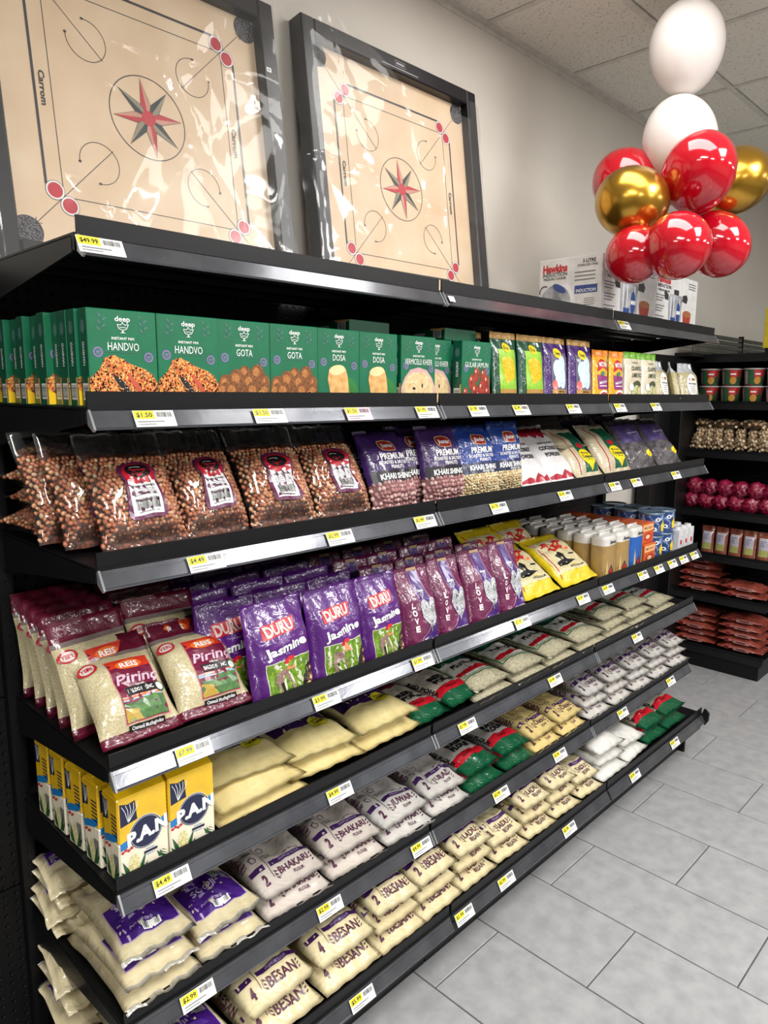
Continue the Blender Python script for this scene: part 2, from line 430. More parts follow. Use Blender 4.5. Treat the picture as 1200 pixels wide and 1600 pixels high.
# ================================================================== SHELVING
BLK = M('black_powder_coat', (15, 15, 17), .42, c2=(12, 12, 14), scale=40, bump=.08, bscale=400, bdist=.0005)
BLK2 = M('black_riser_enamel', (19, 19, 21), .38, c2=(16, 16, 18), scale=20)
RAIL = M('grey_ticket_rail_plastic', (96, 98, 104), .2, c2=(80, 82, 88), scale=12, metal=.6, coat=.6, coatr=.1, bump=.05, bscale=30, bdist=.002)
CAPM = M('clear_rail_end', (150, 152, 156), .15, metal=.3, coat=.7)
PEG = M('pegboard_black', (9, 9, 10), .5)
def pegify(m):
    nt = m.node_tree; N = nt.nodes; L = nt.links; p = N['Principled BSDF']
    tc = N.new('ShaderNodeTexCoord'); sx = N.new('ShaderNodeSeparateXYZ'); cx = N.new('ShaderNodeCombineXYZ')
    L.new(tc.outputs['Object'], sx.inputs[0]); L.new(sx.outputs[0], cx.inputs[0]); L.new(sx.outputs[2], cx.inputs[1])
    v = N.new('ShaderNodeTexVoronoi'); v.voronoi_dimensions = '2D'; v.inputs['Scale'].default_value = 1/.0254; v.inputs['Randomness'].default_value = 0
    L.new(cx.outputs[0], v.inputs['Vector'])
    b = N.new('ShaderNodeBump'); b.inputs['Distance'].default_value = .004; b.inputs['Strength'].default_value = 1
    mr = N.new('ShaderNodeMapRange'); mr.inputs['From Min'].default_value = .1; mr.inputs['From Max'].default_value = .2; L.new(v.outputs['Distance'], mr.inputs['Value'])
    L.new(mr.outputs[0], b.inputs['Height']); L.new(b.outputs[0], p.inputs['Normal'])
pegify(PEG)
Wd = .9144
for _m in (BLK, BLK2, PEG): _m.node_tree.nodes['Principled BSDF'].inputs['Specular IOR Level'].default_value = .28
BZ = [1.919, 1.638, 1.36, .982, .731, .439]
def shelf_mesh(w, d, th=.028):
    b = MB(); b.box(.002, 0, -.004, w-.002, d, 0, BLK); b.box(.002, 0, -th, w-.002, .012, -.004, BLK)
    for k in (.14, .26, .38): b.box(.03, d*k/.46-.02, -.018, w-.03, d*k/.46+.02, -.004, BLK)
    return b.mesh('shelf')
def bracket_mesh(d):
    b = MB(); b.prism([(.01, -.006), (.01, -.03), (d-.09, -.075), (d, -.095), (d, -.006)], 0, .004, BLK); return b.mesh('bracket')
def fence_mesh(w):
    b = MB(); b.box(.005, -.004, -.001, w-.005, 0, .0267, BLK2); b.box(.003, -.008, -.005, w-.003, .0, -.001, BLK2); return b.mesh('front_fence')
def rail_mesh(w):
    b = MB()
    b.prism([(-.002, -.006), (-.006, -.004), (-.0105, -.0125), (-.012, -.0125), (-.0235, -.0335), (-.0265, -.0345), (-.026, -.038), (-.021, -.0385), (-.002, -.012)], .006, w-.006, RAIL)
    return b.mesh('price_rail')
def cap_mesh():
    b = MB(); b.prism([(-.002, -.004), (-.008, -.004), (-.028, -.037), (-.022, -.041), (-.004, -.03)], -.002, .002, CAPM); return b.mesh('rail_end')
unit = empty('shelving_unit', (0, 0, 0))
tag(unit, 'long black metal shelving unit along the beige wall, three bays wide', 'shelving')
smh, brm, fem, ram, cpm = shelf_mesh(Wd, .46), bracket_mesh(.46), fence_mesh(Wd), rail_mesh(Wd), cap_mesh()
for k, z in enumerate(BZ):
    for s in range(3):
        o = newobj('shelf', smh, unit); o.location = (s*Wd, 0, z)
        newobj('front_fence', fem, o); newobj('price_rail', ram, o)
        for xx in (.001, Wd-.005):
            q = newobj('bracket', brm, o); q.location.x = xx
        for xx in (.006, Wd-.006):
            q = newobj('rail_end', cpm, o); q.location.x = xx
um = MB(); um.box(-.015, .462, 0, .015, .5, 1.925, BLK)
for k in range(60): um.box(-.003, .4612, .1+k*.03, .003, .463, .112+k*.03, PEG)
um = um.mesh('upright')
for s in range(-1, 4):
    o = newobj('upright', um, unit); o.location.x = s*Wd
for s in range(-1, 3):
    for k in range(4):
        b = MB(); b.box(s*Wd+.016, .488, .03+k*.473, (s+1)*Wd-.016, .494, .498+k*.473, PEG); b.obj('back_panel', unit)
# base
b = MB(); b.box(0, -.08, .19, 3*Wd, .46, .216, BLK); b.obj('base_deck', unit)
for s in range(3):
    b = MB(); b.box(s*Wd+.002, .008, .0, (s+1)*Wd-.002, .014, .19, BLK, .001); b.obj('kick_plate', unit)
    o = newobj('front_fence', fem, unit); o.location = (s*Wd, -.08, .216)
    o = newobj('price_rail', ram, unit); o.location = (s*Wd, -.08, .216)
    b = MB(); b.box(s*Wd+.003, -.083, .14, (s+1)*Wd-.003, -.079, .178, BLK2); b.obj('base_skirt', unit)
    b = MB(); b.prism([(-.078, .188), (-.078, .14), (.008, .06), (.008, .188)], s*Wd+.001, s*Wd+.006, BLK); b.obj('base_bracket', unit)
for x in (3*Wd-.012,):
    b = MB(); b.prism([(-.108, .232), (-.118, .222), (-.116, .185), (-.104, .165), (-.08, .172), (-.02, .172), (-.02, .2), (-.085, .205), (-.095, .24)], x, x+.014, BLK2); b.obj('end_cap', unit)
    b = MB(); b.box(x, -.02, 0, x+.012, .46, .19, BLK); b.obj('base_side', unit)
# far unit
FX = 3.9
far = empty('shelving_unit', (FX, .28, 0)); tag(far, 'far black shelving unit facing the aisle across the end, holding red and brown packs', 'shelving')
FZ = [1.885, 1.615, 1.33, .975, .71, .455, .125]
fsm = MB(); fsm.box(0, -.28, -.025, .46, .3, 0, BLK); fsm.box(-.004, -.28, -.03, 0, .3, .012, BLK2); fsm = fsm.mesh('shelf')
for k, z in enumerate(FZ):
    o = newobj('shelf', fsm, far); o.location.z = z
    b = MB(); b.prism([(-.03, -.036), (-.006, -.004), (-.002, -.004), (-.002, -.03)], -.278, .3, BLK2, 'y')
    b.obj('price_rail', o)
b = MB(); b.box(-.02, -.265, 0, .46, .3, .1, BLK); b.obj('kick_plate', far)
b = MB(); b.box(.46, -.28, 0, .47, .3, 1.9, PEG); b.obj('back_panel', far)
for y in (-.28, .29):
    b = MB(); b.box(.42, y, 0, .46, y+.012, 1.9, BLK); b.obj('upright', far)
# run of wall shelving beyond
ws = empty('wall_shelving', (3.28, .5, 0)); tag(ws, 'black wall shelving run with an olive slatted top beyond the far unit', 'shelving')
b = MB(); b.box(.06, .03, 0, 2.6, .06, 1.88, BLK); b.obj('back_panel', ws)
for x in (0, .34):
    b = MB(); b.box(x, -.03, 0, x+.05, .05, 1.84, BLK, .004); b.obj('upright', ws)
OLV = M('olive_grey_slat_metal', (72, 73, 64), .5, c2=(60, 62, 54), scale=14)
for s in range(2):
    for k in range(4):
        b = MB(); b.box(.4+s*.78, -.05+.002*k, 1.905+k*.029, 1.17+s*.78, -.035, 1.929+k*.029, OLV, .002); b.obj('slat', ws)
b = MB(); b.box(1.172, -.052, 1.9, 1.178, -.02, 2.03, BLK); b.obj('divider', ws)
b = MB(); b.box(.4, -.034, 1.88, 2.6, .06, 1.9, BLK); b.obj('top_shelf', ws)
YS = K('yellow_sign_board', (222, 200, 40)); b = MB(); b.box(-.004, -.09, 0, .004, 0, .24, YS, .001); o = b.obj('shelf_sign'); o.location = (4.3, .283, 1.945)
tag(o, 'small yellow sign standing on the far unit at the right edge', 'sign')
b = MB(); b.box(-.02, -.07, -.045, .03, -.02, 0, BLK); b.box(-.004, -.05, -.01, .004, -.04, .02, BLK); b.obj('sign_foot', o)

# ================================================================== PACK DESIGNS
def lamp_logo(a, cx, cz, h, mat, L=4):
    a.line([(cx-.5*h, cz+.25*h), (cx-.35*h, cz-.1*h), (cx, cz-.22*h), (cx+.35*h, cz-.1*h), (cx+.55*h, cz+.3*h)], .06*h, mat, L)
    a.line([(cx-.5*h, cz+.25*h), (cx-.2*h, cz+.22*h), (cx, cz+.38*h), (cx+.2*h, cz+.22*h), (cx+.55*h, cz+.3*h)], .06*h, mat, L)
    a.line([(cx-.3*h, cz+.02*h), (cx+.3*h, cz+.02*h)], .05*h, mat, L)
    a.poly([(cx-.05*h, cz-.2*h), (cx+.05*h, cz-.2*h), (cx+.08*h, cz-.4*h), (cx+.28*h, cz-.46*h), (cx-.28*h, cz-.46*h), (cx-.08*h, cz-.4*h)][::-1], mat, L)
    a.ell(cx, cz+.43*h, .06*h, .06*h, mat, L, 8)
def leafset(a, cx, cz, h, mat, L=2, sg=1):
    a.line([(cx-.1*h*sg, cz-.5*h), (cx, cz), (cx+.15*h*sg, cz+.5*h)], .03*h, mat, L)
    for k in range(5):
        t = -.35+k*.2; a.ell(cx+sg*.1*t*h+.16*h*(1 if k % 2 else -1), cz+t*h, .15*h, .07*h, mat, L, 8, rot=(.6 if k % 2 else 2.5))
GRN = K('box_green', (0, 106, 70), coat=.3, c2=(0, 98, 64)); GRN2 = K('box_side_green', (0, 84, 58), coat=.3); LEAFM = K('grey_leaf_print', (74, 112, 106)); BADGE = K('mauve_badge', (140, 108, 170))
FOOD = [K('roast_orange', (226, 140, 62), c2=(180, 84, 34), scale=260), K('amber', (238, 176, 92)), K('rust', (176, 74, 40)), K('pale_gold', (240, 200, 120)), K('wine', (120, 40, 50))]
CREAM = K('cream_food', (226, 204, 160), c2=(205, 172, 120), scale=90); BROWNB = K('fritter_brown', (150, 92, 44), c2=(96, 54, 26), scale=220, lo=.3); YEL = K('yellow_print', (246, 200, 30))
YLW = K('bright_yellow', (240, 208, 24)); RED = K('red_print', (190, 24, 40)); ORG = K('orange_print', (236, 110, 40))
BW, BH, BD = .126, .166, .033
def mix_box(title, food, nm):
    b = MB(); b.box(-BW/2, -BD/2, 0, BW/2, BD/2, BH, GRN, .0012)
    o = proto('instant_mix_box', b.mesh('instant_mix_box'), 'box', 'green instant mix boxes')
    a = Art(lambda x, z, L: Vector((x, -BD/2-.0003-.00012*L, z)))
    a.text('deep', 0, .151, .009, WHITE, w=.028); lamp_logo(a, 0, .136, .02, WHITE)
    leafset(a, -.038, .142, .028, LEAFM, 2, 1); leafset(a, .038, .142, .028, LEAFM, 2, -1)
    a.text('INSTANT MIX', 0, .1175, .0045, WHITE, w=.042)
    a.text(title, 0, .104, .014, WHITE, w=min(.1, .0095*len(title)), bold=.0)
    a.rect(-.032, .0938, .032, .0946, LEAFM, 4)
    for x, z in ((-.046, .093), (.046, .087)):
        a.ell(x, z, .0088, .0088, BADGE, 2, 14); a.ell(x, z, .0062, .0062, GRN, 3, 12); a.bars(x-.004, z-.004, x+.004, z+.004, BADGE, 4, 3, True)
    W2 = BW/2-.0005; a.mp = lambda x, z, L: Vector((x, -BD/2-.0003-.00012*L, z*1.22+.001))
    if food == 'handvo':
        pts = [(-W2, .001), (W2, .001), (W2, .03), (W2-.01, .046), (.035, .054), (.012, .06), (-.018, .072), (-.034, .068), (-.046, .05), (-W2, .038)]
        a.poly(pts, FOOD[0], 2); ins = lambda x, z: inside((x, z), pts)
        a.blobs(ins, 260, .001, .002, [FOOD[1], FOOD[2], FOOD[3], FOOD[4]], 3, (-W2, .001, W2, .072), 5)
        a.poly([(-W2, .001), (-.02, .001), (-.035, .008), (-W2, .024)], YEL, 5)
        a.ell(-.003, .028, .024, .005, BLACK, 5, 14, -.75); a.ell(.02, .03, .022, .0045, K('chilli_red', (196, 84, 58)), 6, 12, -.85)
        a.blobs(lambda x, z: True, 30, .0007, .0012, [CREAM], 6, (-.018, .015, .012, .04), 9)
    elif food == 'gota':
        for i, (x, z, r) in enumerate([(-.046, .032, .017), (-.05, .012, .018), (.0, .05, .014), (.012, .034, .018), (.045, .036, .016), (.05, .014, .018), (.03, .05, .017), (.02, .012, .019), (-.012, .013, .018), (-.02, .038, .02), (-.03, .016, .019)]):
            a.ell(max(-W2+r, min(W2-r, x)), max(z, r+.001), r, r, BROWNB, 2+i*.3, 16); a.ell(x-.003, max(z, r+.001)+.004, r*.5, r*.45, K('fritter_lit', (190, 126, 66), c2=(150, 92, 44), scale=240), 2.2+i*.3, 12)
        a.ell(.042, .011, .02, .0105, WHITE, 8, 18); a.blobs(lambda x, z: (x-.042)**2/.017**2+(z-.012)**2/.009**2 < 1, 60, .002, .003, [YEL, FOOD[1]], 9, (.025, .002, .06, .022), 4, 4, 1.6)
    elif food == 'dosa':
        a.ell(.045, .016, .018, .036, K('banana_leaf', (40, 120, 50)), 2, 18, .5)
        a.poly([(-.022, .001), (.034, .001), (.026, .05), (.02, .064), (.006, .071), (-.018, .068), (-.03, .062), (-.034, .046)], K('crepe', (226, 184, 120), c2=(200, 146, 80), scale=60), 3)
        a.ell(-.006, .062, .024, .009, K('crepe_light', (240, 214, 160)), 4, 16, .1); a.ell(.052, .008, .01, .007, WHITE, 4, 14)
    elif food == 'kheer':
        a.poly([(-W2, .001), (W2, .001), (W2, .032), (.05, .052), (.03, .068), (0, .073), (-.03, .068), (-.05, .052), (-W2, .032)], K('bowl_rim_pink', (208, 168, 168)), 2)
        a.poly([(-.056, .001), (.056, .001), (.055, .034), (.04, .054), (.02, .063), (-.02, .063), (-.04, .054), (-.055, .034)], CREAM, 3)
        a.ell(.014, .036, .003, .005, BLACK, 4, 8); a.ell(-.016, .03, .006, .0028, BLACK, 4, 8); a.arc(.01, .03, .012, 200, 330, .001, FOOD[2], 4); a.arc(-.02, .02, .02, 30, 160, .001, FOOD[0], 4)
    else:
        g = K('syrup_ball', (172, 62, 40), c2=(130, 34, 26), scale=70); gl = K('syrup_shine', (240, 180, 160))
        for i, (x, z, r) in enumerate([(-.045, .018, .012), (-.02, .045, .013), (.0, .062, .013), (.03, .06, .012), (.045, .045, .013), (.05, .02, .013), (.022, .03, .014), (-.006, .024, .014), (.01, .012, .012)]):
            a.ell(x, max(z, r*1.35+.001), r, r*1.35, g, 2+i*.3, 14); a.ell(x-.004, z+.008, r*.25, r*.3, gl, 6, 8)
    KIDS.setdefault(o.name, []); kid('front_print', a.mesh('front_print'), o)
    s = Art(lambda x, z, L: Vector((-BW/2-.0003-.00012*L, -x, z)))
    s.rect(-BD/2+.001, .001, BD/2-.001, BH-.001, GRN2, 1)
    s.ell(0, .135, .008, .012, LEAFM, 2, 10); s.text(title, 0, .09, .008, WHITE, 3, w=.04, rot=90)
    s.rect(-.010, .012, .011, .04, WHITE, 2); s.bars(-.009, .014, .010, .038, BLACK, 3, 12, True)
    s.rect(BD/2-.0055, .002, BD/2-.001, .05, FOOD[1], 2)
    kid('side_print', s.mesh('side_print'), o)
    return o
BOXES = {k: mix_box(t, f, k) for k, t, f in [('handvo', 'HANDVO', 'handvo'), ('gota', 'GOTA', 'gota'), ('dosa', 'DOSA', 'dosa'), ('kheer', 'VERMICELLI KHEER', 'kheer'), ('gulab', 'GULAB JAMUN', 'gulab')]}
z2 = BZ[1]
def put_box(k, x, y, label, rz=0, z=z2, s=1): return dup(BOXES[k], (x, y, z), (0, 0, rz), (s, 1, 1), label)
for k, x, y, l in [('handvo', .083, .03, 'green HANDVO box with orange rice picture, leftmost front face on the second shelf'),
                   ('handvo', .2105, .029, 'green HANDVO box with orange rice picture, second front box from the left'),
                   ('gota', .335, .03, 'green GOTA box with brown fritter balls beside the second rice picture box'),
                   ('gota', .461, .028, 'green GOTA box with brown fritter balls, to the left of the rolled crepe boxes'),
                   ('dosa', .5885, .03, 'green DOSA box with rolled crepe picture, left one of the two'),
                   ('dosa', .718, .033, 'green DOSA box with rolled crepe picture, right one of the two'),
                   ('kheer', .857, .03, 'green VERMICELLI KHEER box with cream bowl picture, left one in front'),
                   ('kheer', .966, .066, 'green vermicelli box with cream bowl, its left edge tucked behind its neighbour'),
                   ('gulab', 1.098, .032, 'green GULAB JAMUN box with red brown syrup balls picture')]:
    put_box(k, x, y, l, R(random.uniform(-1.2, 1.2)))
for k in range(12):
    put_box('handvo', .076+[.0, -.001, .001, -.012, .0, .001, -.012, .001, 0, -.013, .0, -.012][k]+.002, .067+k*.0345, f'green box seen edge-on, {ORD[k]} one behind the leftmost HANDVO box', R(random.uniform(-.8, .8)))
for i, (x, y) in enumerate([(.70, .14), (.83, .15), (1.07, .12), (1.09, .2)]):
    put_box('gulab' if i > 1 else 'dosa', x, y, ['green box standing in shadow behind the rolled crepe boxes', 'green box standing in shadow behind the left cream bowl box', 'green box standing directly behind the syrup ball box', 'green box at the back behind the syrup ball box'][i])
for x, y, z, l in [(1.10, .075, z2+BH+.002, 'green box lying flat on top of the syrup ball box row'), (.77, .1, z2+BH+.002, 'green box lying flat in shadow on top of boxes at the back')]:
    o = dup(BOXES['gulab'], (x, y+.0, z+BD/2+.001), (R(-90), 0, R(2)), (1.15, 1, 1), l)

# ---- generic pouch builder
def pouch(name, cat, group, w, h, t, zones, artfn, hgrid=.014, **kw):
    bg = Bag(w, h, t, **kw)
    o = proto(name, bg.body(name, zones), cat, group); KIDS.setdefault(o.name, [])
    if artfn:
        a = Art(bg.mp, hgrid); artfn(a, w, h, bg)
        if a.b.v: kid('printed_label', a.mesh('printed_label'), o)
    o['dims'] = 0; del o['dims']
    PB[o.name] = bg
    return o
PB = {}
def stand(o, x0, x1, y, z, label, lean=12, rz=0, roll=0, sz=1):
    bg = PB[o.name]; s = (x1-x0)/bg.w
    return dup(o, ((x0+x1)/2, y+bg.t*.45, z+.001+bg.t*.38*math.sin(R(lean))), (R(-lean), R(roll), R(rz)), (s, 1, sz), label)
def lie(o, x0, x1, y, z, k, label, rz=0, pitch=0, gap=.86, sz=1, th=1):
    bg = PB[o.name]; s = (x1-x0)/bg.w; t = bg.t*th
    return dup(o, ((x0+x1)/2, y, z+t*.5*.9+k*t*gap), (R(-90+pitch), 0, R(rz)), (s, th, sz), label)

# ---- upper shelf pouches
def a_green(a, w, h, bg):
    a.rect(-.045, .035, .045, .15, K('lime_panel', (120, 176, 30), c2=(150, 196, 60), scale=40), 1)
    a.poly([(-.036, .122), (-.02, .062), (-.012, .05), (.034, .068), (.036, .1), (.026, .125), (0, .132)], K('dhokla_yellow', (236, 196, 20), c2=(200, 150, 10), scale=150), 2)
    a.ell(0, .155, .02, .015, YLW, 3); a.text('Deep', 0, .155, .012, K('dark_green_ink', (20, 70, 40)), 4, w=.026)
    a.rect(-.045, .024, .045, .036, K('kraft_strip', (176, 132, 62)), 2); a.rect(-.02, .008, .024, .018, WHITE, 2); a.text('NET WT 12 OZ', .002, .013, .005, BLACK, 4, w=.036); a.rect(.03, .165, .039, .178, WHITE, 2)
def a_purp(a, w, h, bg):
    a.rect(-.045, .035, .045, .15, K('mauve_grey_panel', (96, 92, 116)), 1)
    m = K('steamed_white', (205, 218, 222), c2=(180, 198, 206), scale=60)
    for x, z, rx, rz, q in ((-.012, .1, .026, .03, .2), (.012, .11, .022, .034, -.2), (.018, .075, .022, .036, .1), (-.006, .07, .02, .028, 0)): a.ell(x, z, rx, rz, m, 2+q, 18, q)
    a.ell(-.028, .05, .016, .016, K('tomato_pink', (214, 108, 104)), 3); a.ell(-.006, .15, .022, .016, YLW, 3); a.text('Deep', -.006, .15, .012, K('dark_green_ink', (20, 70, 40)), 4, w=.028)
    a.rect(-.045, .024, .045, .036, K('kraft_strip', (176, 132, 62)), 2); a.text('SWEET MIX', .008, .03, .006, BLACK, 4, w=.04); a.rect(-.008, .007, .03, .018, WHITE, 2); a.text('NET WT 200G', .011, .0125, .005, BLACK, 4, w=.03); a.rect(.03, .165, .038, .18, WHITE, 2)
KR = P('kraft_header', (190, 146, 80))
GP = pouch('snack_mix_pouch', 'pouch', 'green pouches with kraft headers', .135, .2, .035, [(0, 1, P('deep_green_foil', (16, 74, 52))), (.92, 1, KR)], a_green, stand=True, sb=0, a=3, lump=.15)
PP = pouch('sweet_mix_pouch', 'pouch', 'purple pouches with kraft headers', .14, .2, .035, [(0, 1, P('violet_foil', (66, 28, 104))), (.92, 1, KR)], a_purp, stand=True, sb=0, a=3, lump=.15, seed=3)
stand(GP, 1.165, 1.23, .075, z2, 'dark green pouch half hidden between the syrup ball box and green pouches', 4)
stand(GP, 1.192, 1.318, .014, z2, 'green pouch with yellow cake picture, left one of the two', 5)
stand(GP, 1.322, 1.462, .012, z2, 'green pouch with yellow cake picture, right one beside the purple pouches', 5)
stand(PP, 1.462, 1.602, .012, z2, 'purple pouch with white dumplings picture, left one of the two', 5)
stand(PP, 1.606, 1.762, .012, z2, 'purple pouch with white dumplings picture, right one of the two', 4)
def a_mas(a, w, h, bg):
    a.poly([(-.034, .1), (-.028, .13), (0, .145), (.028, .134), (.034, .104), (0, .115)], RED, 1); a.text('MTR', 0, .125, .016, WHITE, 4, w=.045)
    a.poly([(-.03, .04), (.036, .04), (.034, .085), (-.034, .09)], K('magenta_panel', (140, 44, 120)), 1); a.text('MASALA', 0, .065, .009, WHITE, 4, w=.05, rot=8); a.rect(-.024, .05, .028, .053, WHITE, 4)
    a.ell(.006, .014, .034, .024, WHITE, 2); a.ell(.006, .012, .03, .019, K('bean_red', (196, 70, 48), c2=(160, 44, 30), scale=200), 3); a.ell(0, .094, .014, .008, K('leaf_spot', (60, 140, 110)), 3)
MP = pouch('spice_pouch', 'pouch', 'yellow and magenta spice pouches', .1, .175, .03, [(0, 1, P('saffron_foil', (240, 168, 20))), (.88, 1, P('orange_foil', (226, 130, 30)))], a_mas, stand=True, sb=0, seed=5)
stand(MP, 1.768, 1.874, .014, z2, 'yellow spice pouch with magenta panel, left one of the two', 4)
stand(MP, 1.882, 1.985, .014, z2, 'yellow spice pouch with magenta panel, beside the cilantro lime rice', 3)
def a_cil(a, w, h, bg):
    d = K('dark_olive_ink', (50, 58, 34)); a.text('INTERNATIONAL', 0, .138, .005, d, 4, w=.04); a.text('CILANTRO', .004, .118, .015, d, 4, w=.075); a.text('LIME RICE', .008, .094, .015, d, 4, w=.075)
    a.arc(.008, .03, .036, 40, 150, .016, K('olive_bowl', (70, 76, 40)), 2); a.ell(.006, .026, .04, .026, K('rice_heap', (206, 206, 168), c2=(150, 160, 90), scale=150), 3); a.ell(.022, .036, .014, .02, K('lime_green', (110, 150, 50)), 4); a.ell(.022, .036, .010, .015, CREAM, 5); a.ell(-.03, .05, .014, .014, WHITE, 3)
CP = pouch('rice_pouch', 'pouch', 'cream pouches of cilantro lime rice', .125, .178, .03, [(0, 1, P('beige_pouch', (216, 206, 180))), (.86, 1, P('leaf_green_foil', (108, 168, 40)))], a_cil, stand=True, sb=0, seed=8)
stand(CP, 1.93, 2.05, .08, z2, 'green topped rice pouch standing behind the two cilantro lime pouches', 3)
stand(CP, 1.995, 2.135, .012, z2, 'cream CILANTRO LIME RICE pouch with green top, left one', 3)
stand(CP, 2.137, 2.265, .014, z2, 'cream CILANTRO LIME RICE pouch with green top, right one', 3)
def a_wh(a, w, h, bg):
    a.ell(0, .055, .034, .05, WHITE, 1, 24); a.rect(-.02, .075, .02, .086, K('ochre_bar', (160, 110, 40)), 2); a.text('RICE FLAKES', 0, .062, .007, BLACK, 4, w=.05)
    for z in (.05, .042, .034, .026): a.rect(-.02, z, .02, z+.0018, GREYP, 3)
WP = pouch('clear_grain_pouch', 'pouch', 'clear pouches with oval white labels', .115, .155, .05, [(0, 1, P('pale_grain', (190, 180, 140), c2=(150, 140, 100), scale=300)), (.72, 1, P('clear_silver_top', (196, 198, 202), rough=.2))], a_wh, stand=True, sb=0, seed=11, neck=.35)
for i, (a_, b_, rz) in enumerate([(2.27, 2.405, 0), (2.40, 2.54, 25), (2.53, 2.7, -5)]):
    stand(WP, a_, b_, .01, z2, ['clear pouch with oval white label, beside the cilantro pouches', 'clear pouch with oval white label, middle one turned aside', 'clear pouch with oval white label, at the far end of the second shelf'][i], 14, rz)

# ================================================================== THIRD SHELF
z3 = BZ[2]
NUTM = [M('nut_copper', (205, 138, 98), .45, c2=(184, 112, 74), scale=90, coat=.3), M('nut_tan', (222, 166, 124), .45, c2=(202, 138, 98), scale=90, coat=.3), M('nut_russet', (186, 108, 74), .45, coat=.3), M('nut_pale', (226, 190, 148), .45, coat=.3)]
NW = [NUTM[0]]*4+[NUTM[1]]*3+[NUTM[2]]*3+[NUTM[3]]
FILM = film('bag_film', body=.015, gl=.07, bscale=11, crease=.1, cscale=8)
MARO = K('dark_maroon_label', (98, 30, 74)); 
def nut_bag(seed):
    bg = Bag(.176, .238, .058, sb=.01, st=.045, seed=seed, a=3, lump=.3)
    nb = nuts(bg, .012, .186, .0098, NW, seed)
    body = MB(); inner = M('nut_mass', (110, 62, 40), .6, c2=(60, 32, 22), vor=True, scale=110)
    me = Bag(.168, .195, .05, sb=.006, st=.004, seed=seed, a=3, lump=.3).body('peanut_bag', [(0, 1, inner)], 10, 12)
    o = proto('peanut_bag', me, 'bag', 'clear bags of red skin peanuts'); KIDS[o.name] = []
    k = kid('peanuts', nb.mesh('peanuts'), o); k['kind'] = 'stuff'
    fb = Bag(.182, .24, .07, sb=.004, st=.05, seed=seed, a=3, lump=.3, crimp=.003, wr=.004)
    kid('clear_film', fb.body('clear_film', [(0, 1, FILM)], 22, 28), o)
    a = Art(lambda x, z, L: fb.mp(x, z, L)+Vector((0, -.0012, 0)), .012)
    cx = .004
    a.poly([(cx-.033, .045), (cx+.033, .045), (cx+.04, .052), (cx+.036, .12), (cx+.042, .14), (cx+.034, .158), (cx+.012, .168), (cx-.012, .168), (cx-.034, .158), (cx-.042, .14), (cx-.036, .12), (cx-.04, .052)], MARO, 1)
    a.rect(cx-.031, .052, cx+.031, .128, WHITE, 2)
    a.poly([(cx-.032, .12), (cx-.016, .114), (cx+.016, .114), (cx+.032, .12), (cx+.036, .14), (cx+.026, .154), (cx, .162), (cx-.026, .154), (cx-.036, .14)], RED, 3)
    a.ell(cx, .142, .027, .016, BLACK, 4); a.arc(cx, .141, .014, 200, 340, .0015, RED, 5, rz=.006); a.arc(cx-.004, .146, .012, 20, 160, .0015, WHITE, 5, rz=.004)
    a.text('JUMBO PEANUTS' if seed > 2 else 'SPANISH PEANUTS', cx, .108, .0048, BLACK, 5, w=.05)
    for z in (.1, .096, .092, .088): a.rect(cx-.024, z, cx+.024, z+.0012, GREYP, 4)
    a.bars(cx-.024, .062, cx+.024, .082, BLACK, 5, 20); a.rect(cx-.02, .0565, cx+.02, .0585, GREYP, 4)
    kid('label', a.mesh('label'), o)
    PB[o.name] = fb
    return o
PN = [nut_bag(1), nut_bag(4)]
for i, (x0, x1, y, rz) in enumerate([(.04, .216, .012, 0), (.214, .372, .02, 2), (.368, .55, .012, -2), (.55, .732, .014, 0)]):
    stand(PN[0 if i < 2 else 1], x0, x1, y, z3, ['clear bag of red skin peanuts with purple edged label, nearest on the third shelf', 'clear bag of red skin peanuts, second leaning bag from the left', 'clear bag of peanuts, third leaning bag, its label reading JUMBO PEANUTS', 'clear bag of peanuts leaning beside the purple salted peanut bags'][i], 30, rz)
for i, (x0, x1, y, z) in enumerate([(.0, .172, .085, 0), (-.02, .155, .16, .0), (.2, .38, .095, .0), (.39, .56, .09, 0), (.56, .73, .09, 0)]):
    stand(PN[i % 2], x0, x1, y, z3+z, ['clear peanut bag leaning directly behind the nearest one', 'clear peanut bag in shadow, second behind the nearest one', 'clear peanut bag in shadow behind the second leaning bag', 'clear peanut bag in shadow behind the third leaning bag', 'clear peanut bag in shadow behind the fourth leaning bag'][i], 29, [2, 3, -1, 1, 0][i])
for k in range(4):
    lie(PN[k % 2], -.005+.004*k, .175+.004*k, .245, z3, k, f'clear peanut bag lying at the back left of the third shelf, {["bottom", "second", "third", "top"][k]} of its stack', [4, -3, 2, -6][k], gap=.66)
